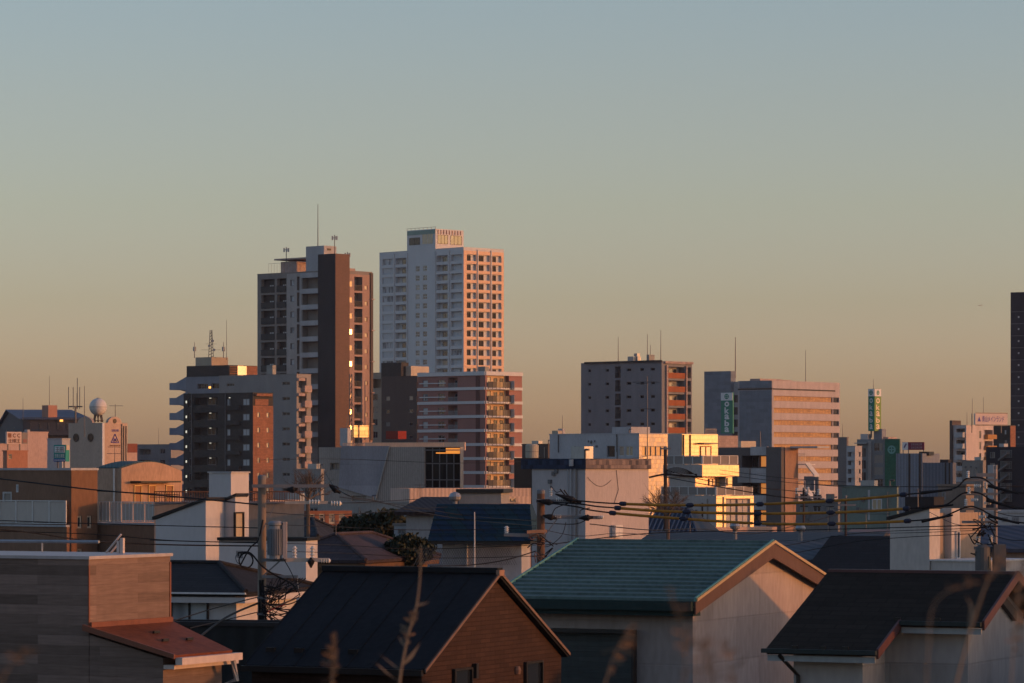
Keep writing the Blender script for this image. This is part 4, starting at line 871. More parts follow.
r = empty('water_tank', P(532, 458, 392), 0, 'round cream water tank beside the brown striped apartment', 'tank'); m = MB(); m.smooth = False; u = 392/F
m.lathe((0,0,0), [(6.4*u, 0), (6.6*u, 3*u), (6.6*u, 12.6*u), (5*u, 14*u)], 20).build('tank_shell', mat('tank_c', (.40,.37,.30), .6), r); MB().lathe((0,0,6*u), [(6.75*u, 0), (6.75*u, .5*u)], 20).build('band', G('steel'), r)
MB().box(-2, 2, -2, 2, -6, 0).build('stand', G('frame_dark'), r)

# B4 terraced building, glossy tiles with yellow sunlight put into their colour
gt = G('sun_yellow_tile'); tw = mat('b4_wall', (.42,.38,.36), .7)
b = Bld('terraced_building', 'stepped terrace building with tile walls coloured in sunlight yellow', 'building', 660, 715.7, 753.6, 495.8, 330, 50, tw, coping=False)
b.winR(726, 737.6, 499, 530, .2, nx=2, ny=2, t=.08, pm=G('panel_grey'), fm=G('grey_paint')); b.winR(738.4, 749.6, 499, 530, .2, nx=2, t=.08, pm=G('panel_grey'), fm=G('light_grey'))
b.winL(701, 703.4, 503, 522, .1, nx=1, t=.05); b.fin()
x2 = b.x(702, 0); x1 = b.x(680, 0); x15 = b.x(694.8, .3)
def sun_yellow_side(xo, ya, yb, zt_, zb_, name='sun_yellow_wall', out=.03): 
    return MB().box(xo + .003, xo + out, ya, yb, zb_, zt_).build(name, gt, b.r)
MB().box(.003, .04, .05, b.y(725.6), b.z(530), b.H - .02).box(.003, .04, b.y(725.7), b.wR - .02, b.z(498.6), b.H - .02).box(.003, .04, b.y(750), b.wR - .02, b.z(530), b.z(498.7)).build('sun_yellow_wall', gt, b.r)
# second storey set back
yq0, yq1 = b.y(708, x15), b.y(716, x15); window(b.r, (x15 + .07, yq0, b.z(486)), yq1 - yq0, b.z(478.5) - b.z(486), True, nx=2, t=.08, pm=G('glass_curtain'), fm=G('orange_brown'))
yq0, yq1 = b.y(722, x15), b.y(727, x15); window(b.r, (x15 + .07, yq0, b.z(486)), yq1 - yq0, b.z(478) - b.z(486), True, nx=1, t=.08, pm=G('glass_dark'), fm=G('grey_paint'))
MB().box(x15 + .05, x15 + .9, b.y(719, x15), b.y(719.6, x15), b.H, b.z(477, x15)).build('privacy_fin', G('light_grey'), b.r)
MB().box(.05, .12, b.y(722.5), b.y(723.4), 4, b.H - .1).build('downpipe', G('grey_paint'), b.r)
zt1 = b.z(476.5, x15)
xl_ = -b.wL + 1
MB().box(xl_, x15, .3, b.y(731.8, x15), b.H - .2, b.z(464.7, x2) - .1).build('upper_wall', tw, b.r); MB().box(x15 + .003, x15 + .04, .35, b.y(731.8, x15), b.H - .2, zt1 - .05).build('sun_yellow_wall', gt, b.r)
zt2, zb2 = b.z(464.8, x2), b.z(476.6, x2)
yb2 = b.y(739, x2)
MB().box(xl_ - .5, x2, -.05, yb2, zb2, zt2).build('terrace_parapet', tw, b.r); MB().box(x2 + .003, x2 + .05, .0, yb2 - .05, zb2 + .03, zt2 - .03).build('sun_yellow_wall', gt, b.r)
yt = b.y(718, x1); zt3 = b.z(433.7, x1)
o = MB().box(b.x(667.8, .2), x1, .2, yt, zt2 - .1, zt3).build('top_storey', tw, b.r); MB().box(x1 + .003, x1 + .05, .25, yt - .05, zt2, zt3 - .05).build('sun_yellow_wall', gt, b.r)
yd0, yd1 = b.y(699.6, x1), b.y(710.6, x1)
window(b.r, (x1 + .07, yd0, zt2 + .1), yd1 - yd0, 1.7, True, nx=2, t=.08, pm=G('glass_curtain'), fm=G('orange_brown'), name='door')
MB().box(x1 + .06, x1 + .9, yd0 - .3, yd1 + .3, zt2 + 2.0, zt2 + 2.12).build('awning', G('steel'), b.r)
for p in (683, 689.6): yq = b.y(p, x1); MB().tube([(x1 + .12, yq, zt2), (x1 + .12, yq, zt3 - .1)], .06, 5).build('drain_pipe', G('brown_dark'), b.r)
rm = G('rail_white'); pm_ = mat('rail_panel', (.24,.215,.20), .6, var=.08)
b.rail((xl_ - .4, .1), (x2 - .1, .1), zt2, b.z(455.4, x2), rm, name='terrace_railing', panel=pm_, posts=1.1, tk=.055); b.rail((x2 - .05, .15), (x2 - .05, yb2 - .1), zt2, b.z(455.4, x2), rm, 'R', name='terrace_railing', panel=pm_, posts=1.1, tk=.055)
b.rail((-b.wL + .1, .1), (-.1, .1), b.H, b.z(486.6), rm, name='terrace_railing', panel=pm_, posts=1.1, tk=.055); b.rail((-.05, .15), (-.05, b.wR - .1), b.H, b.z(486.6), rm, 'R', name='terrace_railing', panel=pm_, posts=1.1, tk=.055)
b.rail((x1 - .1, yt - 1.6), (x1 - .1, yt - .1), zt3, zt3 + .5, G('steel'), 'R', name='roof_ladder')

# B5
b = Bld('apartment_block', 'grey and brown apartment block with open balconies and a white outdoor stair', 'apartment building', 716, 784.3, 797.5, 447.2, 384, 36, mat('b5', (.125,.115,.115), .7), coping=False)
for k in range(4):
    y = 455.6 + 27.2*k; 
    b.balL(742, 758.5, y, y + 12, 2.2, (.02, .3, .9), nx=2, pm=G('glass_dark')); b.winL(759.2, 768.4, y, y + 11.6, .3, nx=1, t=.08, pm=emis('sunlit_wall_emit', (1, .34, .07), .42) if not k else MATS['sunlit_wall_emit'], fm=G('orange_brown'), name='sunlit_recess_pane')  # emissive panes imitate sunlight on the recess walls

b.fin()
for k in range(4):
    y = 446.6 + 27.2*k; mb = MB()
    b.boxL(mb, 752, 768.8, y, y + 8.6 if k == 0 else y + 9, .02, .35); mb.build('parapet', G('light_grey'), b.r)
    if k: mb = MB(); b.boxL(mb, 740, 751.8, y - 6, y + 9, .02, .5); mb.build('parapet', G('concrete'), b.r); mb = MB(); b.boxL(mb, 752.2, 768.8, y - 5.5, y - .2, .02, .35); mb.build('parapet', G('light_grey'), b.r)
b.part('brown_end_wall', mat('b5_brown', (.34,.21,.15), .7), lambda mb: b.boxR(mb, 784.4, 797.4, 447.4, 540, .01, .1))
x9 = b.x(769); b.part('column', mat('b5', (.1,.1,.11)), lambda mb: mb.box(x9, -.02, -.6, -.02, 0, b.H + .02))
b.part('roof_canopy', G('light_grey'), lambda mb: mb.box(.12, 3.6, 1, 3.6, b.H - .1, b.H + .1))
r = empty('outdoor_stair', b.C + Vector((1.6, 2.2, 0)), -b.th, 'white steel outdoor stair on the brown wall of the balcony block', 'staircase')
u = 384/F
for k in range(4):
    z = b.z(464 + 27*k); MB().box(-.6, 1.0, 0, 2.2, z - .1, z).build('landing', G('white_paint'), r)
    mb = MB()
    for i in range(9): mb.box(-.6 + i*.2, -.57 + i*.2, -.02, .02, z, z + 1.1)
    mb.box(-.6, 1.0, -.03, .03, z + 1.08, z + 1.14); mb.build('stair_railing', G('white_paint'), r)
    MB().prism([(1.0, 0, z - .05), (2.2, 0, z + 1.5 - 2.9), (2.2, 0, z + 1.7 - 2.9), (1.0, 0, z + .15)], (0, 1, 0)).build('flight', G('white_paint'), r)
MB().tube([(2.2, 0, 0), (2.2, 0, b.z(480))], .06, 5).tube([(-.6, 0, 0), (-.6, 0, b.z(462))], .06, 5).build('post', G('white_paint'), r)
# roof clutter behind B4/B5 
b = Bld('roof_block', 'pale lit rooftop block right of the glowing top storey', 'building', 714, 718.4, 738, 435.6, 420, 48, G('salmon'), coping=False); b.fin()
b = Bld('roof_block', 'small yellowish rooftop boxes above the balcony block', 'building', 738, 741, 756, 441, 430, 48, G('cream'), coping=False); b.fin()
b = Bld('apartment_block', 'blue grey shaded block between the outdoor stair and the ribbon office', 'apartment building', 804, 818, 819, 476.4, 420, 36, mat('dim_grey', (.17,.17,.175), .8), coping=False); 
for k in range(3): b.winL(806, 811, 482 + 9*k, 487 + 9*k, .1, nx=2, t=.05)
b.fin()
mast('roof_antenna', 'small dish antenna pole on the balcony block roof', 760.4, 431, 447, 388, .07); 
mast('tv_antenna', 'tall thin television antenna with three crossbars before the slate block', 647.4, 376, 460, 300, .05, arms=((382, 633, 659), (408.6, 642, 655), (383.4, 636, 647)))

# B3 white box with blue tiled band
b = Bld('box_building', 'white box building with a blue mosaic band round its flat top', 'building', 532, 585.4, 648.6, 459, 186, 44, mat('b3w', (.45,.41,.41), .75, var=.12), coping=False, roof='roof_dark')
b.fin(); zb = b.z(469)
mbl = mat('blue_mosaic', (.03,.05,.10), .6, 'mosaic', s=1.2, c2=(.008,.016,.035)); mgl = mat('grey_mosaic', (.26,.21,.20), .6, 'mosaic', s=1.2, c2=(.05,.05,.07))
xb0 = b.x(522.5)
b.part('blue_band', mbl, lambda mb: mb.box(xb0, .1, -.12, b.wR + .1, zb, b.H + .02))
b.part('grey_band', mgl, lambda mb: mb.box(.103, .13, -.1, b.wR + .08, zb + .02, b.H))
b.part('drain_pipe', G('light_grey'), lambda mb: (mb.tube([(b.x(572), -.1, 0), (b.x(572), -.1, zb)], .05, 6), mb.tube([(b.x(569), -.1, 0), (b.x(569), -.1, zb)], .03, 6), mb.lathe((b.x(574.5), -.25, b.z(466)), [(.12, 0), (.12, .35)], 10)))
b.part('wall_cable', G('frame_dark'), lambda mb: (mb.tube([(.03, b.y(587 + 2.4*i), b.z(477 + 9.5*math.sin(math.pi*i/10*.9))) for i in range(11)], .010, 4), mb.tube([(.03, b.y(616), b.z(470)), (.03, b.y(618), b.z(490)), (.03, b.y(614), b.z(503))], .015, 4)))
b.part('vent_box', G('white_paint'), lambda mb: mb.box(.02, .3, b.y(611.5), b.y(618.6), b.z(538), b.z(525.6)))

b.part('window_band', G('frame_dark'), lambda mb: mb.box(b.x(522.5) + .4, b.x(531), .3, 2, 0, zb))

# blue tiled lean roof house right of the box
def slope_house(name, label, cat, xl, xc, ye, yr_, D, th, rooffm, wallm, run=None, xa=None, over=.35, vo=None, t=.14, back=True, ridge=True, eaveback=None, group=None, xr_=None, gable_m=None):
    f = Fr(xc, D, th); f.root(name, label, cat, group)
    h = f.y(xa) if xa else run
    f.h = h; f.w = -f.x(xl); f.ze = f.z(ye); f.zr = f.z(yr_, 0, h); sl = (f.zr - f.ze)/h; f.sl = sl
    MB().slab([(-f.w, 0, f.ze), (0, 0, f.ze), (0, h, f.zr), (-f.w, h, f.zr)], t).build('front_roof', rooffm, f.r)
    if back: MB().slab([(0, 2*h, f.ze), (-f.w, 2*h, f.ze), (-f.w, h, f.zr), (0, h, f.zr)], t).build('back_roof', rooffm, f.r)
    o = over; e = f.ze + sl*o - t - .02
    v = over if vo is None else vo
    MB().prism([(-v, o, 0), (-v, 2*h - o, 0), (-v, 2*h - o, e), (-v, h, f.zr - t - .05), (-v, o, e)], (-f.w + 2*v, 0, 0)).build('wall', wallm, f.r)
    return f
f = Fr(700, 200, 14); f.root('tiled_roof_house', 'house with a dark blue ribbed tile roof below the bare branches', 'house')
x0 = f.x(628); ze = f.z(541); yk = 4.0; xk = f.x(688.5, yk); zt = f.z(508.4, xk, yk); br_ = mat('blue_roof', (.035,.05,.08), .6, 'shingle', s=.55); ln = 9
MB().add([(x0, 0, ze), (0, 0, ze), (0, ln, ze), (x0, ln, ze), (x0 + 1, yk, zt), (xk, yk, zt), (xk, ln - yk, zt), (x0 + 1, ln - yk, zt)], [(0,1,5,4), (1,2,6,5), (2,3,7,6), (3,0,4,7), (4,5,6,7), (3,2,1,0)]).build('hip_roof', br_, f.r)
mb = MB()
for i in range(16):
    x = x0*(i + .5)/16; t_ = 1 if x < xk else max(.05, x/xk); mb.tube([(x, .0, ze + .02), (x, yk*t_, ze + (zt - ze)*t_ + .02)], .05, 5)
mb.build('roof_rib', mat('blue_rib', (.07,.10,.15), .6), f.r); MB().tube([(0, 0, ze + .03), (xk, yk, zt + .03), (x0 + 1, yk, zt + .03)], .06, 6).build('ridge_cap', MATS['blue_rib'], f.r)
MB().box(x0 + .4, -.4, .4, ln - .4, 0, ze - .01).build('wall', G('beige'), f.r)

# brown hip roof behind black house (x 300-440)
def hip(name, label, D, th, corner_px, ye, xl, xr, yrid, m, wallm, over=.4, group=None, k=.5, ins=None, fascia=None):
    f = Fr(corner_px, D, th); f.root(name, label, 'house', group); w = -f.x(xl); l = f.y(xr); f.w = w; f.l = l
    ze = f.z(ye); hh = min(w, l)/2; zr = f.z(yrid, -hh, hh)
    A = (-w, 0, ze); B = (0, 0, ze); C_ = (0, l, ze); E = (-w, l, ze)
    if w >= l:
        aa = -f.x(ins, l/2) if ins else hh; zr = f.z(yrid, -aa, l/2); r1, r2 = (-w + aa, l/2, zr), (-aa, l/2, zr); F4 = [(A, B, r2, r1), (B, C_, r2), (C_, E, r1, r2), (E, A, r1)]
    else: r1, r2 = (-w/2, hh, zr), (-w/2, l - hh, zr); F4 = [(A, B, r1), (B, C_, r2, r1), (C_, E, r2), (E, A, r1, r2)]
    for q in F4: MB().slab(q, .12).build('roof', m, f.r)
    mb = MB()
    for p in ((A, r1), (B, r2 if w >= l else r1), (C_, r2), (E, r1 if w >= l else r2), (r1, r2)): mb.tube([Vector(p[0]) + Vector((0,0,.03)), Vector(p[1]) + Vector((0,0,.03))], .07, 6)
    mb.build('ridge_cap', m, f.r)
    MB().box(-w + over, -over, over, l - over, 0, ze - .1).build('wall', wallm, f.r)
    MB().box(-w + .05, -.05, .05, l - .05, ze - .3, ze - .14).build('fascia', fascia or G('beige'), f.r)
    return f
mrs = mat('shingle_brown', (.085,.065,.07), .7, 'shingle', s=.8); 
hip('hip_roof_house', 'house with a dull brown hip roof in front of the round green tree', 127, 20, 366, 560.5, 263, 441, 534.6, mrs, mat('hip_wall', (.20,.13,.08)), fascia=mat('hip_fascia', (.16,.09,.05)))
hip('hip_roof_house', 'low dark hip roofed house left of the round green tree', 150, 34, 318, 536, 262, 350, 519, mat('shingle_slate', (.06,.065,.075), .7, 'shingle'), G('concrete'))

# blue mansard house
f = Fr(533, 122, 8); f.root('mansard_house', 'white house under a steep dark blue scalloped mansard roof', 'house')
x0 = f.x(427.6); ze = f.z(541); zt = f.z(504, 0, 1.5); xt = f.x(437, 1.4); xt2 = -.3
ms = mat('blue_scallop', (.012,.042,.062), .6, 'mosaic', s=2.2, c2=(.01,.03,.07)); ln = 3.4
MB().add([(x0, 0, ze), (0, 0, ze), (0, ln, ze), (x0, ln, ze), (xt, 1.4, zt), (xt2, 1.4, zt), (xt2, ln - 1.4, zt), (xt, ln - 1.4, zt)], [(0,1,5,4), (1,2,6,5), (2,3,7,6), (3,0,4,7), (4,5,6,7), (3,2,1,0)]).build('mansard_roof', ms, f.r)
mb = MB()
for i in range(1, 7):
    t_ = i/7; y_ = 1.4*t_; z_ = ze + (zt - ze)*t_; mb.box(x0 + (xt - x0)*t_ , (xt2)*t_, y_ - .05, y_ + .02, z_ - .03, z_ + .02)
mb.build('tile_course', ms, f.r)
MB().box(f.x(439), -.5, .7, ln - .5, 0, ze - .02).build('wall', mat('mans_wall', (.42,.42,.43), .8), f.r)
MB().box(x0 + .1, -.1, .05, ln - .1, ze - .12, ze - .003).build('fascia', G('frame_dark'), f.r)
xx = f.x(459, 2.2); x2_ = f.x(501, 2.2); MB().box(xx, x2_, 2.2, 4.4, zt + .002, f.z(493, xx, 2.2)).build('roof_box', G('concrete'), f.r)
MB().box(xx - .1, x2_ + .1, 2.1, 4.5, f.z(493, xx, 2.2), f.z(492.4, xx, 2.2) + .12).build('box_cap', G('frame_dark'), f.r)
MB().tube([(f.x(464), .66, ze - .9), (f.x(464), .66, ze - .15), (f.x(452), .66, ze - .15)], .04, 5).build('drain_pipe', G('white_paint'), f.r)
mb = MB()
for i in range(40): mb.tube([(-.6 - i*.085, .3, ze - .85), (-.6 - (i + 4)*.085, .3, ze - .25)], .007, 3).tube([(-.6 - (i + 4)*.085, .3, ze - .85), (-.6 - i*.085, .3, ze - .25)], .007, 3)
mb.build('wire_mesh', G('steel'), f.r)
mast('flagpole', 'thin pale flagpole in front of the mansard house', 474.6, 512, 590, 105, .035, 'pole', m='rail_white')
f = slope_house('tin_roof_house', 'house with a dark brown ribbed roof left of the mansard house', 'house', 394, 446, 512, 497, 136, 28, mat('brown_metal', (.06,.04,.04), .6, 'rib'), mat('thw', (.36,.34,.34)), run=2.2)
b = Bld('shed', 'small white shed below the brown ribbed roof', 'shed', 394, 428, 432, 526, 140, 26, mat('shedw', (.42,.44,.46)), coping='grey_paint'); b.winL(398, 406, 529, 534, .05, nx=2, t=.04); b.fin()
b = Bld('low_building', 'pink lit cluttered wall under the striped apartment', 'building', 500, 504, 531, 496.5, 210, 52, mat('corr_pink', (.55,.42,.36)), coping=False); b.winR(508, 516, 498, 503, .1); b.fin()

# left middle: white modern house
wm = mat('house_white', (.52,.50,.50), .8, var=.08); wt = mat('dark_trim', (.03,.028,.028), .6)
f = Fr(205.8, 112, 30); f.root('modern_house', 'white modern house with slanted dark trimmed roofs and a tall slot window', 'house')
x0 = f.x(155.6); y1 = f.y(219); zL = f.z(519.8, x0); zR = f.z(500.4); y2 = 6.5
def shed_block(x0, x1, y0, y1, zl, zr, zb, name, m, trim=True):
    MB().prism([(x0, y0, zb), (x1, y0, zb), (x1, y0, zr), (x0, y0, zl)], (0, y1 - y0, 0)).build(name, m, f.r)
    if trim:
        d = .06; MB().prism([(x0 - .1, y0 - d, zl + .003), (x1 + d, y0 - d, zr + .003), (x1 + d, y0 - d, zr + .1), (x0 - .1, y0 - d, zl + .1)], (0, y1 - y0 + 2*d, 0)).build('roof_edge', wt, f.r)
shed_block(x0, 0, 0, y1 + .3, zL, zR, 0, 'main_wall', wm)
ya = y1 + .02; xa = f.x(230, ya); za = f.z(503, 0, ya); zb = f.z(496.4, xa, ya)
yw = f.y(246, xa)
shed_block(x0 + 1.5, xa, ya + .3, yw, f.z(508, x0 + 1.5, ya), zb, 0, 'rear_wall', wm)
z0w, z1w = f.z(541.5, xa, ya + 1), f.z(511.8, xa, ya + 1)
window(f.r, (xa + .0, f.y(233.5, xa), z0w), f.y(242.8, xa) - f.y(233.5, xa), z1w - z0w, True, nx=1, t=.05, fm=wt, pm=G('glass_curtain'), name='slot_window')
xp, xq = f.x(209, 4.5), f.x(231, 4.5); zz_ = f.z(473, xq, 4.5)
MB().box(xp, xq, 4.5, f.y(248.8, xq), 0, zz_).build('penthouse', wm, f.r); MB().box(xp - .04, xq + .04, 4.46, f.y(248.8, xq) + .04, zz_ + .002, zz_ + .05).build('coping', G('light_grey'), f.r)
b = Bld('annex', 'low white annex wall behind the transformer pole', 'building', 219, 306, 317.5, 541, 108, 12, wm, coping='dark_trim'); b.winL(236, 243, 551, 558, .08, nx=2, t=.04); b.fin()

# dark shingle hip house in front
f = hip('hip_roof_house', 'white house with a dark shingle hip roof and a curtained window', 96, 16, 246, 592.5, -70, 316, 563.5, mat('shingle_dark', (.035,.034,.036), .8, 'shingle', s=.8), wm, over=.45, ins=219, fascia=wm)
xw = f.x(171, .45); window(f.r, (xw, .45, f.z(625, xw)), f.x(209, .45) - xw, f.z(601, xw) - f.z(625, xw), nx=2, t=.05, fm=wt, pm=G('glass_pale'))
MB().box(-f.w, 0, -.08, .02, f.z(594.5), f.z(592.8)).build('gutter', G('white_paint'), f.r)

# right middle: white house
f = Fr(929.5, 112, 36); f.root('modern_house', 'tall cream house with lit corner walls and a narrow window', 'house')
x0 = f.x(890); zl, zr = f.z(520, x0), f.z(508.6); cr = mat('house_cream', (.52,.48,.44), .8)
y1 = f.y(940); xs = .9 
shed_block(x0, 0, 0, y1, zl, zr, 0, 'main_wall', cr, True)
MB().box(x0 + .5, -.15, y1 + .01, y1 + 3, 0, zr - .15).build('inner_wall', mat('tan_wall', (.36,.27,.2)), f.r)
xq = .1; yq0 = f.y(951.5, xq); yq1 = f.y(959.8, xq); MB().box(x0 + 1, xq, yq0, yq1, 0, f.z(508.4, xq, yq0)).build('right_wall', cr, f.r)
z_ = f.z(559, xq, yq0); window(f.r, (xq, f.y(955, xq), z_), f.y(958.6, xq) - f.y(955, xq), f.z(531, xq, yq0) - z_, True, nx=1, t=.04, fm=G('frame_white'), pm=G('glass_dark'))
yb0 = .05; MB().box(.02, 2.15, .05, 3, 0, f.z(561, 0, 0)).build('balcony_base', cr, f.r); MB().box(.0, 2.2, .0, 3.05, f.z(561) + .002, f.z(560)+.02).build('balcony_coping', G('white_paint'), f.r)

# dark roof behind (815-890) and grey roofs
slope_house('dark_roof_house', 'house with a plain black roof left of the tall cream house', 'house', 800, 930, 577, 536.5, 121, 20, mat('black_shingle', (.025,.025,.027), .8, 'shingle'), G('grey_paint'), run=4.2)
slope_house('grey_roof_house', 'low house with a wide blue grey metal roof behind the green roof peak', 'house', 700, 925, 560, 541.5, 124, 10, mat('grey_metal', (.10,.11,.125), .7, 'rib', s=.4), G('beige'), run=3.6)
slope_house('long_roof_building', 'long dark flat roofed building under the yellow cable sleeves', 'building', 640, 880, 541, 532, 152, 10, mat('dark_metal', (.06,.06,.07), .6, 'rib', s=.4), G('concrete'), run=4.0)
b = Bld('low_building', 'peach lit low wall beneath the brown end wall of the balcony block', 'building', 706, 713, 777, 527.4, 300, 62, mat('peach', (.62,.42,.32)), coping=False); b.fin()
b = Bld('low_building', 'pale green low building before the green emblem office', 'building', 842, 897, 898.5, 487.4, 240, 26, mat('pale_green2', (.17,.22,.20), .8), roof='roof_grey')
b.winL(868, 870, 490, 520, .05, nx=1, fm=G('light_grey')); b.winL(872, 882, 499, 510, .05, nx=2, pm=G('glass_curtain'), fm=G('frame_white')); b.fin()
b = Bld('low_building', 'beige block behind the cable insulators of the right pole', 'building', 938, 966, 974, 486, 200, 30, mat('b_bei', (.22,.18,.15))); b.winL(942, 946, 492, 500, .05, nx=1); b.fin()
b = Bld('low_building', 'flat dark roof box between the pale green building and the beige block', 'building', 905, 934, 944, 497, 190, 24, G('roof_dark'), coping=False); b.fin()
slope_house('blue_roof_house', 'house with a slate blue metal roof at the right edge', 'house', 960, 1060, 549, 525.5, 128, 12, mat('slate_blue', (.07,.085,.12), .7, 'rib', s=.4), G('grey_paint'), run=4)
b = Bld('low_building', 'pale box with an air conditioner behind the blue metal roof', 'building', 985, 1040, 1050, 513, 150, 16, G('light_grey')); b.winL(1002, 1008, 517, 522, .05, nx=2); b.winL(1012, 1019, 517, 522, .05, nx=2); b.fin()
slope_house('pink_roof_house', 'low house with a dusty pink roof edge behind the yellow sleeves', 'house', 838, 884, 537, 529.5, 165, 18, mat('pinkish', (.26,.17,.15), .7), G('concrete'), run=3)
b = Bld('low_building', 'grey shaded flats with railings at the foot of the ribbon office', 'building', 796, 838, 840, 503, 300, 30, mat('dim_grey', (.17,.17,.175)), roof='roof_dark')
for i in range(3): b.winL(800 + 13*i, 808 + 13*i, 494, 500, .1); b.winL(800 + 13*i, 808 + 13*i, 506, 512, .1)
b.fin()
b = Bld('low_building', 'dim grey block between the pale hall and the balcony stack', 'building', 296, 321, 324, 470, 330, 30, G('concrete')); b.winL(305, 311, 478, 486, .1); b.fin()
b = Bld('low_building', 'pink lit small building behind the transformer pole', 'building', 262, 270, 300, 500, 170, 48, mat('pinkb', (.52,.38,.32)), coping=False); b.winR(276, 284, 506, 514, .1); b.winR(288, 294, 506, 516, .1); b.fin()
b = Bld('low_building', 'dim red brown shop front left of the round green tree', 'building', 300, 306, 352, 511, 165, 55, mat('rb', (.22,.10,.07)), coping=False)
for i in range(4): b.winR(309 + 10*i, 315 + 10*i, 514, 524, .1, nx=1)
b.fin()
b = Bld('low_building', 'long low grey building filling the gap behind the slanted hall foot', 'building', 180, 409, 411, 503, 240, 24, G('concrete'), roof='roof_dark')
for i in range(8): b.winL(190 + 17*i, 199 + 17*i, 508, 516, .1)
b.fin()
b = Bld('low_building', 'dark wall of a low garage in front of the transformer pole', 'building', 150, 330, 342, 627, 84, 10, mat('garage', (.022,.027,.03), .7, 'rib', s=.6), roof='roof_dark', coping='roof_dark'); b.fin()
# ================================================================ foreground houses
# F1 plank house at the lower left
plk = mat('plank', (.26,.185,.155), .75, 'plank', s=.84, c2=(.14,.10,.082), var=.08)
f = Fr(164, 58, 27); f.root('plank_clad_house', 'flat roofed house clad in grey brown boards with a rusty lean-to roof', 'house')
e = f.x(88.8); xl = e - 9; w = f.y(170.3, e); zt = f.z(559.5, e)
MB().box(xl, e, 0, w, 0, zt).build('upper_wall', plk, f.r)
MB().box(xl - .05, e + .03, -.03, w + .04, zt + .002, zt + .055).build('coping', mat('coping_metal', (.42,.38,.38), .45), f.r)
ze = f.z(655, .25, 0); za = f.z(626.5, e, 0); wl = f.y(222.5); 
MB().prism([(e + .01, .004, 0), (-.02, .004, 0), (-.02, .004, ze - .06), (e + .01, .004, za - .14)], (0, wl, 0)).build('lower_wall', plk, f.r)
yr = f.y(231, .25)
MB().slab([(e, -.12, za), (.28, -.12, ze), (.28, yr, ze), (e, w + .05, za)], .06).build('lean_to_roof', mat('rusty_roof', (.19,.06,.03), .65, 'plain', var=.35), f.r)
MB().box(.29, .42, -.1, yr + .1, ze - .16, ze - .04).build('gutter', mat('gutter_cream', (.6,.5,.45), .5), f.r); MB().box(-.01, .2, .0, wl + .2, ze - .24, ze - .17).build('fascia', mat('gutter_cream', (.6,.5,.45)), f.r)
MB().prism([(e - .02, -.17, za + .04), (.3, -.17, ze + .02), (.3, -.17, ze - .06), (e - .02, -.17, za - .06)], (0, .045, 0)).box(e + .01, e + .06, 0, w, za - .02, za + .07).build('verge_trim', mat('rust_trim', (.20,.07,.04), .5), f.r)
MB().tube([(.35, yr - .1, ze - .15), (.3, yr + .1, ze - .5), (.05, yr, ze - .6), (.05, yr, 0)], .05, 6).build('downpipe', G('light_grey'), f.r)
MB().box(e - .01, e + .012, -.012, .02, za, zt - .1).box(e - .01, e + .012, w - .03, w + .012, za, zt - .1).build('corner_bead', mat('rust_trim', (.2,.07,.04)), f.r)
for p, q in ((100, 134), (140, 142)): pass
MB().box(f.x(120, 2), f.x(120, 2) + .06, 2, 2.06, zt, f.z(538, f.x(120, 2), 2)).box(f.x(120, 2) - .07, f.x(120, 2) - .02, 2, 2.04, zt, f.z(541, f.x(120, 2), 2)).build('roof_post', mat('gutter_cream', (.6,.5,.45)), f.r); xx = f.x(118, 2)
MB().tube([(xx - .25, 2.1, zt + .02), (xx, 2.1, zt + .28)], .02, 4).tube([(xx - .35, 2.1, zt + .02), (xx, 2.1, zt + .38)], .02, 4).build('post_brace', G('gutter_cream') if 'gutter_cream' in MATS else plk, f.r)
MB().tube([(xl + 1, 2.4, zt + .22), (e - 1.4, 2.4, zt + .24)], .03, 5).tube([(xl + 2, 2.4, zt), (xl + 2, 2.4, zt + .23)], .02, 4).tube([(e - 2.6, 2.4, zt), (e - 2.6, 2.4, zt + .23)], .02, 4).build('roof_rail', G('galv'), f.r)

for (tx, ty) in ((.35, .5), (.6, .35), (.62, .7)):
    q = Vector((e, w*ty, za)).lerp(Vector((.28, yr*ty, ze)), tx); MB().box(q.x - .02, q.x + .02, q.y - .09, q.y + .09, q.z + .005, q.z + .05).build('snow_guard', G('frame_dark'), f.r)
# F2 black standing seam roof, brick gable
rf2 = mat('seam_roof', (.014,.015,.018), .7, 'plain', var=.3)
f = slope_house('brick_gable_house', 'house with a black seamed metal roof and an orange brown brick gable', 'house', 243, 424.5, 669.5, 571.5, 64, 25, rf2, mat('brick', (.062,.036,.027), .85, 'brick', c2=(.045,.027,.021)), xa=500, over=.12, t=.1)
F2 = f
mb = MB(); n = 7
for i in range(n + 1):
    x = -f.w*i/n; x = min(max(x, -f.w + .02), -.02); mb.prism([(x - .012, .0, f.ze + .001), (x + .012, .0, f.ze + .001), (x + .01, .0, f.ze + .014), (x - .01, .0, f.ze + .014)], (0, f.h - .02, f.sl*(f.h - .02)))
mb.build('roof_seam', rf2, f.r)
MB().box(-f.w, 0, f.h - .12, f.h + .12, f.zr - .03, f.zr + .07).build('ridge_cap', rf2, f.r)
for p in (272, 300, 327, 354): 
    z = f.z(651, f.x(p, .5), .5); xx = f.x(p, .5); MB().box(xx - .09, xx + .09, .42, .5, f.ze + f.sl*.42, f.ze + f.sl*.42 + .09).build('snow_guard', G('frame_dark'), f.r)
MB().box(-f.w, -.02, -.1, -.003, f.ze - .12, f.ze - .01).build('gutter', G('frame_dark'), f.r)
bt = mat('barge_tan', (.20,.13,.10), .6)
for sgn in (0, 1):
    y0, y1 = (0, f.h) if not sgn else (2*f.h, f.h)
    MB().prism([(.003, y0, f.ze - .06), (.003, y1, f.zr - .06), (.003, y1, f.zr + .0), (.003, y0, f.ze + .0)], (.03, 0, 0)).build('barge_board', bt, f.r)
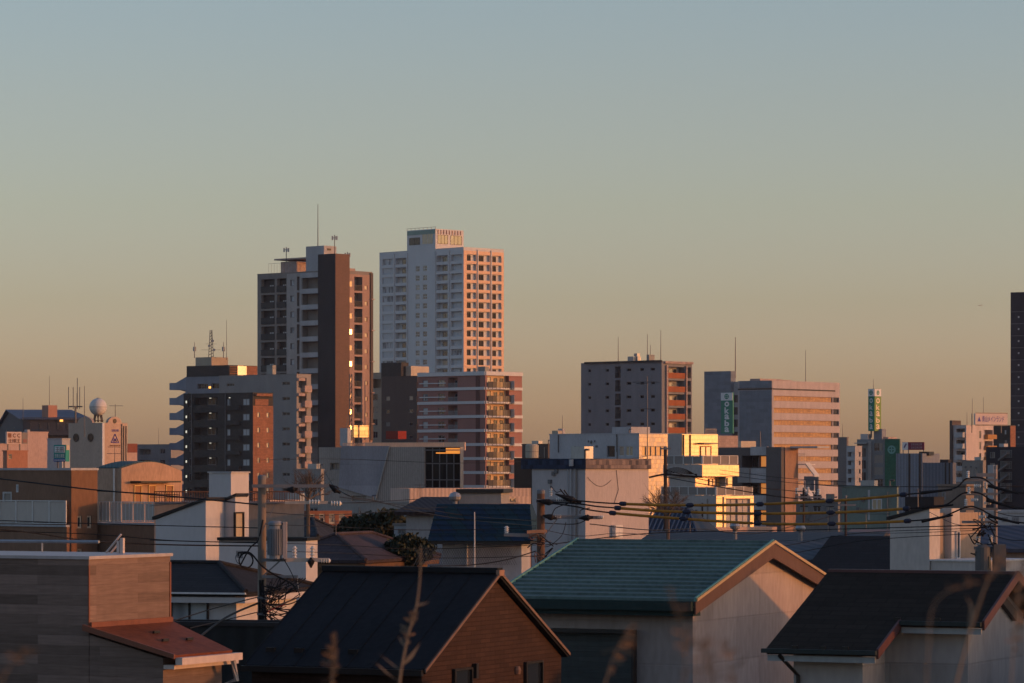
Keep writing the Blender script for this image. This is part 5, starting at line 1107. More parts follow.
MB().box(-.02, .05, f.h - .13, f.h + .1, f.zr - .08, f.zr + .03).build('ridge_end_cap', mat('barge_tan2', (.3,.18,.13), .6), f.r)
xo = -.12
for p, q, yt in ((452, 470, 669), (523.5, 540.5, 662)):
    y0, y1 = f.y(p, xo), f.y(q, xo); zt_ = f.z(yt, xo, y0); window(f.r, (xo, y0, zt_ - 1.3), y1 - y0, 1.3, True, nx=1, t=.04, fm=G('frame_dark'), pm=G('glass'))
    MB().box(xo + .0, xo + .1, y1 + .08, y1 + .18, zt_ - .22, zt_ + .06).build('wall_lamp', G('frame_dark'), f.r) if p < 500 else None
yv = f.y(516, xo); MB().lathe((xo + .03, yv, f.z(670, xo, yv)), [(.06, -.08), (.08, 0), (.05, .07)], 8).build('vent_hood', bt, f.r)

# F3 green roofed house
gr = mat('green_roof', (.11,.165,.158), .6, 'plain', var=.32)
f = slope_house('green_roof_house', 'pale walled house with a teal green stepped metal roof', 'house', 492, 694, 601.5, 543, 80, 25, gr, mat('pale_wall', (.44,.36,.325), .85, 'panel', s=1.0), xa=772, over=.47, vo=.22, t=.12)
mb = MB(); n = 15
for i in range(n):
    y0 = f.h*i/n; y1 = f.h*(i + 1)/n; z0 = f.ze + f.sl*y0; z1 = f.ze + f.sl*y1; t_ = .065
    mb.prism([(-f.w, y0, z0 + .002), (-f.w, y0, z0 + t_), (-f.w, y1 - .005, z1 + .012), (-f.w, y1 - .005, z1 + .002)], (f.w, 0, 0))
mb.build('roof_course', gr, f.r)
MB().box(-f.w, 0, f.h - .1, f.h + .1, f.zr, f.zr + .06).build('ridge_cap', gr, f.r)
MB().prism([(.003, 0, f.ze + .0), (.003, f.h, f.zr + .0), (.003, f.h, f.zr + .09), (.003, 0, f.ze + .09)], (.05, 0, 0)).build('verge_flashing', mat('verge_green', (.12,.30,.27), .5), f.r)
MB().prism([(-f.w - .003, 0, f.ze + .0), (-f.w - .003, f.h, f.zr + .0), (-f.w - .003, f.h, f.zr + .09), (-f.w - .003, 0, f.ze + .09)], (-.05, 0, 0)).build('verge_flashing', MATS['verge_green'], f.r)
bb = mat('barge_brown', (.13,.08,.065), .7)
for sgn in (0, 1):
    y0, y1 = (0, f.h) if not sgn else (2*f.h, f.h); s_ = 1 if not sgn else -1
    MB().prism([(.003, y0, f.ze - .30), (.003, y1, f.zr - .36), (.003, y1, f.zr - .003), (.003, y0, f.ze - .003)], (.04, 0, 0)).build('barge_board', bb, f.r)
    MB().prism([(.06, y0, f.ze + .0), (.06, y1, f.zr + .0), (.06, y1, f.zr + .07), (.06, y0, f.ze + .07)], (.03, 0, 0)).build('barge_trim', mat('trim_gold', (.45,.33,.18), .5), f.r)
MB().box(-f.w, -.02, -.14, -.003, f.ze - .22, f.ze - .0).box(-f.w, -.02, .0, .44, f.ze - .34, f.ze - .16).build('gutter', mat('dark_green', (.02,.04,.04), .6), f.r)
o_ = .47; xa_, xb_ = f.x(555, o_), f.x(634.5, o_); zt_ = f.z(633, xb_, o_)
r_ = MB().box(xa_, xb_, o_ - .16, o_ - .003, 0, zt_).build('shutter_box', mat('shutter', (.045,.055,.055), .5, 'plank', s=.6), f.r)
MB().box(xa_ - .06, xb_ + .06, o_ - .4, o_ - .003, zt_, zt_ + .08).box(xa_ - .06, xa_, o_ - .2, o_ - .17, 0, zt_).box(xb_, xb_ + .06, o_ - .2, o_ - .003, 0, zt_).build('shutter_frame', G('frame_dark'), f.r)
# F4 black shingle roof with a step, right edge
f = Fr(982, 57, 25); f.root('stepped_roof_house', 'house with a black shingle roof stepping down over pale siding walls', 'house')
h = f.y(1016.5); ze = f.z(622.5); zr = f.z(572.5, 0, h); sl = (zr - ze)/h
r_ = .1
for i in range(400):
    r_ += .01; xr0 = f.x(876, -r_)
    if f.z(651, xr0, -r_) >= ze - sl*r_: break
xr0 = f.x(876, -r_); xl0 = f.x(766, -r_); zl = ze - sl*r_
xln = xl0
sh = mat('black_shingle2', (.032,.026,.021), .95, 'shingle', s=.6); sd = mat('siding', (.42,.38,.36), .8, 'panel', s=.9)
MB().slab([(xl0, -r_, zl), (xr0, -r_, zl), (xr0, 0, ze), (0, 0, ze), (0, h, zr), (xl0, h, zr)], .1).build('front_roof', sh, f.r)
MB().slab([(0, 2*h, ze), (xl0, 2*h, ze), (xl0, h, zr), (0, h, zr)], .1).build('back_roof', sh, f.r)
v = .35; o_ = .35
MB().prism([(-v, o_, 0), (-v, 2*h - o_, 0), (-v, 2*h - o_, ze + sl*o_ - .13), (-v, h, zr - .16), (-v, o_, ze + sl*o_ - .13)], (xl0 + 2*v, 0, 0)).build('main_wall', sd, f.r)
MB().prism([(xr0 - v, -r_ + o_, 0), (xr0 - v, o_, 0), (xr0 - v, o_, ze + sl*o_ - .14), (xr0 - v, -r_ + o_, zl + sl*o_ - .14)], (xl0 - xr0 + 2*v, 0, 0)).build('front_wall', sd, f.r)
mt = mat('maroon_trim', (.10,.045,.045), .5)
def verge(x, y0, z0, y1, z1): MB().prism([(x + .003, y0, z0 - .13), (x + .003, y1, z1 - .13), (x + .003, y1, z1 + .03), (x + .003, y0, z0 + .03)], (.04, 0, 0)).build('barge_board', mt, f.r)
verge(0, 0, ze, h, zr); verge(0, 2*h, ze, h, zr); verge(xr0, -r_, zl, 0.02, ze)
MB().box(xl0, 0, h - .08, h + .08, zr - .03, zr + .02).build('ridge_cap', mt, f.r)
gt_ = mat('gutter_grey', (.035,.045,.045), .6); fw = mat('fascia_white', (.34,.36,.37), .6)
MB().box(xl0 - .05, xr0 + .02, -r_ - .1, -r_ - .003, zl - .065, zl + .005).box(xr0 + .05, .0, -.1, -.003, ze - .065, ze + .005).build('gutter', gt_, f.r)
MB().box(xl0 + .02, xr0 - .02, -r_ + .01, -r_ + .06, zl - .2, zl - .105).box(xr0 + .05, -.02, .01, .06, ze - .2, ze - .105).build('fascia', fw, f.r)
MB().tube([(xl0 + .25, -r_ - .05, zl - .1), (xl0 + .45, -r_ + .3, zl - .45), (xl0 + .45, -r_ + .3, 0)], .035, 6).build('downpipe', G('frame_dark'), f.r)
for (p, q) in ((794, 639), (845, 641), (822, 636), (897, 616), (937, 617)):
    for i in range(60):
        y_ = (-r_ if p < 870 else 0) + i*.02
        if f.z(q, f.x(p, y_), y_) >= ze + sl*y_: break
    else: continue
    xx = f.x(p, y_); MB().box(xx - .05, xx + .05, y_, y_ + .04, ze + sl*y_, ze + sl*y_ + .06).build('snow_guard', G('frame_dark'), f.r)
MB().prism([(-v + .003, h + .05, zr - .32), (-v + .003, h + .9, zr - .32 - sl*.9), (-v + .003, h + .9, zr - .5 - sl*.9), (-v + .003, h + .05, zr - .5)], (.08, 0, 0)).build('gable_board', G('brown_dark'), f.r)

# unseen houses added outside the right edge to cast shade on the foreground gables
for (X, Y, hh, w_, lab) in ((16.5, 56.5, 7.75, 9, 'nearest unseen shade casting house outside the right edge'), (21, 67, 7.3, 9, 'second unseen shade casting house outside the right edge'), (20.5, 79, 7.75, 10, 'third unseen shade casting house outside the right edge'), (24, 95, 7.6, 10, 'fourth unseen shade casting house outside the right edge'), (27, 111, 7.9, 10, 'farthest unseen shade casting house outside the right edge')):
    r = empty('shade_house', (X, Y, 0), -R(25), lab, 'house', 'shade casting houses added at the right')
    g = MB(); gable_prism(g, -w_/2, w_/2, -4, 4, 0, hh - 1.6, hh); g.build('wall', G('beige'), r)
    MB().slab([(-w_/2 - .4, -4.4, hh - 1.7), (w_/2 + .4, -4.4, hh - 1.7), (w_/2 + .4, 0, hh + .1), (-w_/2 - .4, 0, hh + .1)], .12).slab([(w_/2 + .4, 4.4, hh - 1.7), (-w_/2 - .4, 4.4, hh - 1.7), (-w_/2 - .4, 0, hh + .1), (w_/2 + .4, 0, hh + .1)], .12).build('roof', sh, r)

# ================================================================ trees
def leaf_mat(name, a, b_):
    m, nt, bs = _new(name); tc = N(nt, 'ShaderNodeTexCoord'); nz = N(nt, 'ShaderNodeTexNoise'); nz.inputs['Scale'].default_value = 1.6
    nt.links.new(tc.outputs['Object'], nz.inputs['Vector']); mc = N(nt, 'ShaderNodeMix', data_type='RGBA'); nt.links.new(nz.outputs[0], mc.inputs[0])
    mc.inputs[6].default_value = a + (1,); mc.inputs[7].default_value = b_ + (1,); nt.links.new(mc.outputs[2], bs.inputs['Base Color']); bs.inputs['Roughness'].default_value = .7
    MATS[name] = m; return m
lm = leaf_mat('leaf', (.013,.022,.009), (.034,.042,.016)); bk = mat('bark', (.10,.075,.055), .9)
def tree(name, label, base, blobs, n, ls, th_=.18):
    r = empty(name, base, 0, label, 'tree'); rnd = random.Random(len(label)); b0 = Vector(base)
    mb = MB()
    for k in range(n):
        c, rad = blobs[rnd.randrange(len(blobs))]; 
        d = Vector((rnd.gauss(0,1), rnd.gauss(0,1), rnd.gauss(0,1))).normalized() * (rnd.random()**.4)
        p = Vector(c) - b0 + Vector((d.x*rad[0], d.y*rad[1], d.z*rad[2])) + Vector((rnd.gauss(0,.06), rnd.gauss(0,.06), rnd.gauss(0,.08)))
        a = Vector((rnd.gauss(0,1), rnd.gauss(0,1), rnd.gauss(0,1))).normalized()*ls*rnd.uniform(.6, 1.3); q = a.cross(Vector((rnd.gauss(0,1), rnd.gauss(0,1), rnd.gauss(0,1)))).normalized()*ls*.55
        mb.quad(p - a, p + q, p + a, p - q)
    mb.build('crown', lm, r)
    t = MB(); top = sum((Vector(c) for c, _ in blobs), Vector())/len(blobs) - b0
    t.tube([(0,0,0), top*.45, top], th_, 8, th_*.4)
    for c, _ in blobs: t.tube([top*.5, (top*.5 + Vector(c) - b0)/2 + Vector((0,0,.1)), Vector(c) - b0], th_*.45, 5, th_*.15)
    t.build('trunk', bk, r); return r
def bl(px, py, rx, rz, D): return (P(px, py, D), (rx*D/F, rx*D/F, rz*D/F))
tree('round_tree', 'dark round evergreen tree above the brown hip roof', (P(378, 470, 142).x, 142, 0), [bl(368, 528, 24, 14, 142), bl(388, 524, 20, 13, 142), bl(350, 531, 14, 10, 142), bl(375, 536, 26, 14, 142), bl(393, 534, 14, 12, 142)], 9000, .13)
tree('shrub_tree', 'smaller dark tree just right of the round evergreen', (P(416, 470, 131).x, 131, 0), [bl(408, 543, 12, 7, 131), bl(421, 549, 14, 9, 131), bl(398, 549, 14, 9, 131), bl(412, 554, 18, 10, 131)], 6000, .10, .12)


def bare(name, label, base, px, py, D, hgt, n, sp, seed):
    r = empty(name, base, 0, label, 'tree'); rnd = random.Random(seed); mb = MB(); b0 = Vector(base); c = P(px, py, D) - b0
    mb.tube([(0,0,0), c], .12, 7, .07)
    def br(p, d, L, rad, k):
        q = p + d*L*.5 + Vector((rnd.gauss(0,.05), rnd.gauss(0,.05), 0))*L; e_ = p + d*L; mb.tube([p, q, e_], rad, 4, rad*.5)
        if k:
            for _ in range(4):
                d2 = (d + Vector((rnd.gauss(0,sp), rnd.gauss(0,sp), rnd.gauss(.12,.25)))).normalized(); br(p + d*L*rnd.uniform(.4, 1), d2, L*rnd.uniform(.55, .8), rad*.55, k - 1)
    for i in range(n): br(c, Vector((rnd.uniform(-1,1), rnd.uniform(-1,1), rnd.uniform(.3,1.1))).normalized(), hgt, .035, 3)
    mb.build('branches', mat('twig', (.13,.10,.08), .9), r)
bare('bare_tree', 'leafless tree of fine grey twigs before the glowing terraces', (P(668, 470, 150).x, 150, 0), 668, 516, 150, .75, 9, .55, 3)
bare('bare_tree', 'leafless twiggy tree behind the crossarm of the transformer pole', (P(308, 470, 130).x, 130, 0), 308, 500, 130, .7, 7, .5, 5)

# ================================================================ utility poles
rub = G('black_rubber'); stl = mat('arm_steel', (.20,.21,.23), .6, metal=.2); cpole = mat('pole_concrete', (.24,.20,.17), .85)
ins = G('insulator')
class Pole:
    def __init__(s, label, px, ytop, D, r=.16, name='utility_pole', m=None):
        s.D = D; b0 = P(px, 470, D); s.b = Vector((b0.x, D, 0)); s.r = empty(name, s.b, 0, label, 'utility pole', 'utility poles')
        zt = P(px, ytop, D).z; MB().tube([(0,0,0), (0,0,zt)], r*1.25, 14, r).build('pole', m or cpole, s.r)
        MB().lathe((0,0,zt), [(r*1.04, -.09), (r*1.05, .0), (r*.7, .03)], 14).build('pole_cap', stl, s.r)
    def p(s, px, py, dy=0): v = P(px, py, s.D + dy) - s.b; return v
    def arm(s, p0, p1, y0, y1=None, w=.05, m=None, dy=-.22, dy2=None, name='crossarm'):
        a = s.p(p0, y0, dy); c = s.p(p1, y0 if y1 is None else y1, dy if dy2 is None else dy2); d = (c - a).normalized(); n = Vector((-d.y, d.x, 0)).normalized()*w; u = Vector((0,0,w))
        MB().prism([a - n - u, a + n - u, a + n + u, a - n + u], c - a).build(name, m or stl, s.r)
    def ins(s, px, py, h=.3, r=.075, dy=-.22, horiz=0, sag=0):
        a = s.p(px, py, dy); mb = MB()
        prof = []
        for i in range(4): prof += [(r*.55, h*i/4), (r, h*i/4 + h*.06), (r*.55, h*i/4 + h*.16)]
        prof.append((r*.4, h))
        if not horiz: mb.lathe(a, prof, 10)
        else: 
            mb.lathe((0,0,0), prof, 10); M_ = Matrix.Rotation(R(90)*horiz, 3, 'Y'); mb.v = [tuple(M_ @ Vector(v) + a) for v in mb.v]
        mb.build('insulator', ins, s.r)
    def boot(s, px, py, w=.32, dy=-.22, ang=0):
        a = s.p(px, py, dy); mb = MB(); mb.lathe((0,0,0), [(.02, -w), (.045, -w*.6), (.085, -w*.1), (.095, w*.25), (.05, w*.5), (.03, w*.9)], 8)
        M_ = Matrix.Rotation(ang, 3, 'Y'); mb.v = [tuple(M_ @ Vector(v) + a) for v in mb.v]; mb.build('rubber_boot', rub, s.r)
def smooth(pts, n=8):
    P_ = [pts[0]] + pts + [pts[-1]]; out = []
    for i in range(1, len(P_) - 2):
        a, b_, c, d = P_[i-1:i+3]
        for k in range(n):
            t = k/n; out.append(.5*((2*b_) + (-a + c)*t + (2*a - 5*b_ + 4*c - d)*t*t + (-a + 3*b_ - 3*c + d)*t**3))
    out.append(P_[-2]); return out
def wire(label, pts, r=.012, name='cable', m=None, parent=None, cat='cable', n=8):
    P3 = smooth([P(*q) for q in pts], n); o = P3[0]; mb = MB().tube([v - o for v in P3], r, 5)
    ob = mb.build(name, m or rub, parent)
    if parent is None: ob.location = o; tag(ob, label, cat)
    return ob, P3, o

# P1 transformer pole
p = Pole('grey pole carrying a ribbed transformer and tangled black cables', 262, 476, 90, .105)
p.arm(252, 329, 486, w=.042); p.arm(285, 328, 502.5, w=.038, dy=-.3, m=mat('arm_pale', (.5,.42,.36), .6)); p.arm(317, 318.6, 486, 503, w=.04)
p.arm(262, 294, 560, w=.04); p.arm(286, 328.6, 560, w=.05, m=MATS['arm_pale'], dy=-.4); p.arm(262, 275, 531, 505, w=.022, name='brace'); p.arm(262, 282, 577, 559, w=.025, name='brace')
p.arm(262, 298, 576.6, w=.035); p.arm(297, 299.5, 576.6, 597, w=.04, m=MATS['arm_pale'])
for q in (294.6, 312.6): p.ins(q, 558.6, .32, .07, -.4)
p.ins(309, 502, .3, .07, -.3, horiz=1); p.ins(331, 503.4, .28, .07, -.3, horiz=1); p.ins(321, 560.6, .25, .07, -.4, horiz=1)
p.boot(292, 489.4, .16, ang=1.5); p.boot(335, 489, .2, ang=2.2); p.boot(311, 562.4, .14, dy=-.5)
t = empty('transformer', p.p(275.5, 559, -.42)); t.parent = p.r; u = 90/F
MB().lathe((0,0,0), [(6*u, 0), (6.2*u, 2*u), (6.2*u, 33*u), (7.4*u, 34*u), (7.4*u, 36*u), (5*u, 38*u)], 20).build('tank', mat('xf', (.24,.26,.29), .7), t)
mb = MB()
for i in range(14): 
    a = math.pi + math.pi*(i + .5)/14; d = Vector((math.cos(a), math.sin(a), 0)); n = Vector((-d.y, d.x, 0))*.008
    mb.prism([d*6*u - n, d*8.2*u - n, d*8.2*u + n, d*6*u + n], (0, 0, 26*u))
mb.v = [(v[0], v[1], v[2] + 4*u) for v in mb.v]; mb.build('cooling_fin', mat('xf', (.3,.33,.37)), t)
MB().box(7.6*u, 11.4*u, -.12, .1, 0, 37*u).build('switch_box', mat('pinkish_box', (.42,.36,.34), .6), t)
rnd = random.Random(11)
def loopc(px, py, rx, ry, dy, r, tw=1.0):
    pts = [p.p(px + rx*math.cos(a), py + ry*math.sin(a), dy + .05*math.sin(a*2)) for a in [2*math.pi*tw*i/18 for i in range(19)]]; return pts
MB().tube(loopc(246, 560.5, 7, 7.4, -.3, 0), .022, 6).tube(smooth([p.p(240, 566, -.3), p.p(250, 548, -.35), p.p(258, 540, -.3), p.p(263, 520, -.1)]), .02, 6).tube(smooth([p.p(238, 553, -.3), p.p(250, 553, -.3), p.p(262, 566, -.3), p.p(275, 575, -.3), p.p(292, 584, -.35), p.p(297, 592, -.4)]), .024, 6).build('cable_loop', rub, p.r)
MB().tube(smooth([p.p(238, 553, -.2), p.p(235.6, 557, -.2), p.p(237, 562, -.2), p.p(239.6, 564, -.2)]), .012, 5).tube([p.p(237, 557, -.2), p.p(243, 558, -.2)], .012, 4).build('small_antenna', stl, p.r)
mb = MB(); mc = MB()
for k in range(52):
    x0 = 262 + rnd.uniform(-2, 8); y0 = rnd.uniform(584, 622); x1 = x0 + rnd.uniform(8, 38); y1 = y0 + rnd.uniform(-34, 14)
    x1 = min(x1, 306); y1 = min(max(y1, 578), 622)
    mid = (x0*.5 + x1*.5 + rnd.uniform(-6, 6), y0*.5 + y1*.5 + rnd.uniform(1, 8)); dd = rnd.uniform(-.5, -.15)
    (mb if k % 7 else mc).tube(smooth([p.p(x0, y0, dd), p.p(mid[0], mid[1], dd - .1), p.p(x1, y1, dd)], 5), rnd.uniform(.007, .017), 4)
for k in range(10): mb.tube(smooth([p.p(259 + rnd.uniform(0, 6), 580, -.14), p.p(259 + rnd.uniform(0, 6), 600, -.18), p.p(258 + rnd.uniform(0, 8), 626, -.15)], 4), .014, 4)
o = mb.build('cable_bundle', rub, p.r); mc.build('cable_bundle', mat('cable_brown', (.22,.12,.09), .7), p.r, 'brown service cables in the tangle')
MB().tube(smooth([p.p(268, 612, -.5), p.p(275, 608, -.5), p.p(285, 604.6, -.5)], 5), .02, 6).build('cable_cover', mat('cover_red', (.55,.06,.05), .6), p.r)
p.arm(257, 267, 598, w=.03, dy=-.16, name='band'); p.arm(257, 267, 614, w=.03, dy=-.16, name='band')
P1 = p
# P2
p = Pole('brown stained pole with black rubber boots at the start of the yellow sleeves', 540.8, 490.5, 102, .115, m=mat('pole_rust', (.16,.10,.075), .9))
p.arm(536, 576, 500.8, 501.5, w=.05); p.arm(543, 600, 516.7, 517.6, w=.05); p.arm(504, 546, 534.5, 536, w=.05); p.arm(527, 547, 532, 531, w=.045, m=mat('arm_orange', (.55,.28,.16), .7), dy=-.4)
p.arm(559, 543, 516.5, 538, w=.025, name='brace'); p.ins(551, 497, .26, .06); p.ins(506.6, 533.6, .22, .08); p.ins(555, 517, .2, .07, horiz=1); p.ins(597.6, 517.4, .18, .07, horiz=1); p.ins(556, 499.8, .22, .07, horiz=1); p.ins(565, 500, .22, .07, horiz=1)
for (a, c, an, w_) in ((547, 502, 1.7, .3), (569, 498.6, 1.9, .42), (550, 517, 1.8, .22), (586.4, 517.8, 1.5, .22)): p.boot(a, c, w_, dy=-.35, ang=an)
mb = MB(); mc = MB(); rnd = random.Random(4)
for k in range(16):
    x0 = 540 + rnd.uniform(-4, 6); y0 = rnd.uniform(536, 560); (mb if k % 3 else mc).tube(smooth([p.p(x0, y0, -.25), p.p(x0 + rnd.uniform(-8, 8), y0 + rnd.uniform(-6, 6), -.4), p.p(x0 + rnd.uniform(-12, 14), y0 + rnd.uniform(-6, 8), -.3)], 4), rnd.uniform(.008, .02), 4)
mb.tube(smooth([p.p(566, 522, -.3), p.p(562, 535, -.3), p.p(551, 545, -.3), p.p(544, 547, -.3)]), .01, 4).tube([p.p(564, 490, -.3), p.p(569, 497, -.3)], .02, 4).tube([p.p(560, 489, -.3), p.p(568, 499, -.3)], .02, 4).tube(smooth([p.p(551, 489, -.3), p.p(551, 486, -.3), p.p(556, 492, -.3), p.p(561, 491, -.3)]), .01, 4)
mb.tube(smooth([p.p(552, 515, -.3), p.p(556, 508, -.3), p.p(568, 503.6, -.3)]), .014, 4).tube(smooth([p.p(580, 514, -.3), p.p(581, 510, -.3), p.p(590, 508, -.3)]), .014, 4)
mb.build('cable_bundle', rub, p.r); mc.build('cable_bundle', MATS['cable_brown'], p.r, 'brown service cables below the crossarms')
# P3 right pole
p = Pole('right pole with a second steel post, insulators and three curving cables', 995.6, 466, 98, .05, m=mat('pole_pink', (.36,.30,.28), .7))
p.arm(977.6, 979.6, 472, 572, w=.05, dy=0, name='second_post'); p.arm(976, 996, 475, w=.05, dy=-.1)
for y_ in (480, 494, 509, 522): p.arm(962, 998, y_, w=.035, dy=-.15)
for (a, c) in ((968, 478), (974, 486), (969, 494), (966, 506), (971, 500), (984, 503), (986, 489), (979, 517)): p.ins(a, c, .2, .06, dy=-.3, horiz=rnd.choice((0, 1)))
p.ins(978, 545, .25, .07); p.ins(991, 544, .25, .07); p.arm(974, 998, 548, w=.04)
t = empty('transformer', p.p(983, 573, -.3)); t.parent = p.r; MB().lathe((0,0,0), [(.2, 0), (.22, .05), (.22, .72), (.1, .8)], 16).build('tank', mat('xf_dark', (.12,.12,.12), .6), t)
MB().box(.28, .62, -.15, .15, 0, .8).build('switch_box', MATS['xf_dark'], t)
mb = MB()
for k in range(26):
    x0 = 984 + rnd.uniform(-8, 8); y0 = rnd.uniform(512, 560); mb.tube(smooth([p.p(x0, y0, -.25), p.p(x0 + rnd.uniform(-7, 7), y0 + rnd.uniform(-5, 8), -.4), p.p(x0 + rnd.uniform(-10, 10), y0 + rnd.uniform(-6, 8), -.3)], 4), rnd.uniform(.008, .02), 4)
mb.build('cable_bundle', rub, p.r)
MB().box(p.p(986.6, 550).x, p.p(988.4, 550).x, -.5, -.4, p.p(0, 568).z, p.p(0, 556).z).build('glinting_plate', mat('copper', (.6,.35,.2), .3, metal=.8), p.r)
# P4 thin dark pole before terraces, with drooping cables
p = Pole('thin dark pole before the glowing terraces with a drooping cable bundle', 665.4, 447, 160, .08, m=mat('pole_dark', (.07,.05,.045), .8))
mb = MB()
for k in range(6): mb.tube(smooth([p.p(665.4, 470 + k*.9, -.1), p.p(676, 467.5 + k, -.2), p.p(687, 470 + k*.8, -.2), p.p(697, 476 - k*.4, -.2)]), .014, 4)
mb.tube(smooth([p.p(649, 477.5, -.1), p.p(664, 474.5, -.1), p.p(680, 475.5, -.1), p.p(702, 477, -.1)]), .05, 6)
mb.build('cable_bundle', rub, p.r); p.arm(660, 671, 448.6, w=.04)
p = Pole('dim pole behind the yellow sleeves at the middle right', 803.6, 488, 170, .05, m=MATS['pole_dark']); p.arm(795, 822, 497, w=.04)
for (a, c) in ((797, 494), (808, 493), (819, 495)): p.ins(a, c, .3, .1)
p = Pole('short dark pole beside the pale green low building', 845.6, 496, 150, .05, m=MATS['pole_dark']); p.arm(838, 856, 505, w=.04)

# three cables with yellow sleeves
ysl = mat('yellow_sleeve', (.36,.17,.02), .5, var=.35); jn = mat('joint_navy', (.02,.025,.05), .5)
def dd(px): return 102 - (px - 545)*4.0/430 - .3
for lab, pts, ya, js in (
  ('uppermost black cable with yellow sleeves between two poles', [(569,499.4),(578,500.7),(600,502.6),(623,503.8),(655,504.9),(690,505.2),(725,505),(760,504.2),(795,502.8),(830,501),(868,498.2),(903.5,494.7),(930,492),(955,488),(967,478.4),(983,478.4),(998,488),(1024,493),(1060,494)], (623, 903.5), (689.7, 759.4, 830.5)),
  ('middle black cable with yellow sleeves between two poles', [(547,502),(562,502.8),(579,503.9),(598,506.5),(617.8,508),(652,510.6),(687,512),(722,513.2),(758,513.6),(795,513.4),(831,512.6),(870,511),(906.6,508.6),(928,507),(946.6,504.5),(963,493.4),(979,493),(996,502.5),(1024,508.6),(1060,511)], (617.8, 906.6), (687.2, 758.4, 831)),
  ('lowest black cable with yellow sleeves between two poles', [(550,503),(565,505),(578,507),(590,510),(612.7,513),(648,516.2),(683.6,518.8),(720,521.4),(757.4,523.4),(795,524.2),(832,523.8),(870,522.8),(907.6,521),(925,519.6),(942,517),(967,507),(979,508.6),(998,518),(1024,523),(1060,525)], (612.7, 907.6), (683.4, 757.4, 832))):
    ob, P3, o = wire(lab, [(a, c, dd(a)) for a, c in pts], .022, 'cable')
    tag(ob, None, None, 'sleeved cables between the poles')
    pxs = [512 + F*v.x/v.y for v in P3]; cut = [ya[0]] + list(js) + [ya[1]]
    for i in range(4):
        seg = [v for v, q in zip(P3, pxs) if cut[i] + .8 < q < cut[i+1] - .8]
        if len(seg) > 1: MB().tube([v - o for v in seg], .040, 8).build('yellow_sleeve', ysl, ob)
    for q in cut:
        k = min(range(len(P3)), key=lambda i: abs(pxs[i] - q)); v = P3[k] - o; d_ = (P3[min(k+1, len(P3)-1)] - P3[k-1]).normalized()
        MB().tube([v - d_*.07, v - d_*.069, v + d_*.069, v + d_*.07], .07, 10).tube([v - d_*.1, v + d_*.1], .052, 8).build('joint', jn, ob)
    for q in (938, 1003): 
        k = min(range(len(P3)), key=lambda i: abs(pxs[i] - q)); v = P3[k] - o; d_ = (P3[k+1] - P3[k-1]).normalized(); MB().tube([v - d_*.45, v, v + d_*.45], .055, 6, .03).build('clamp', rub, ob)
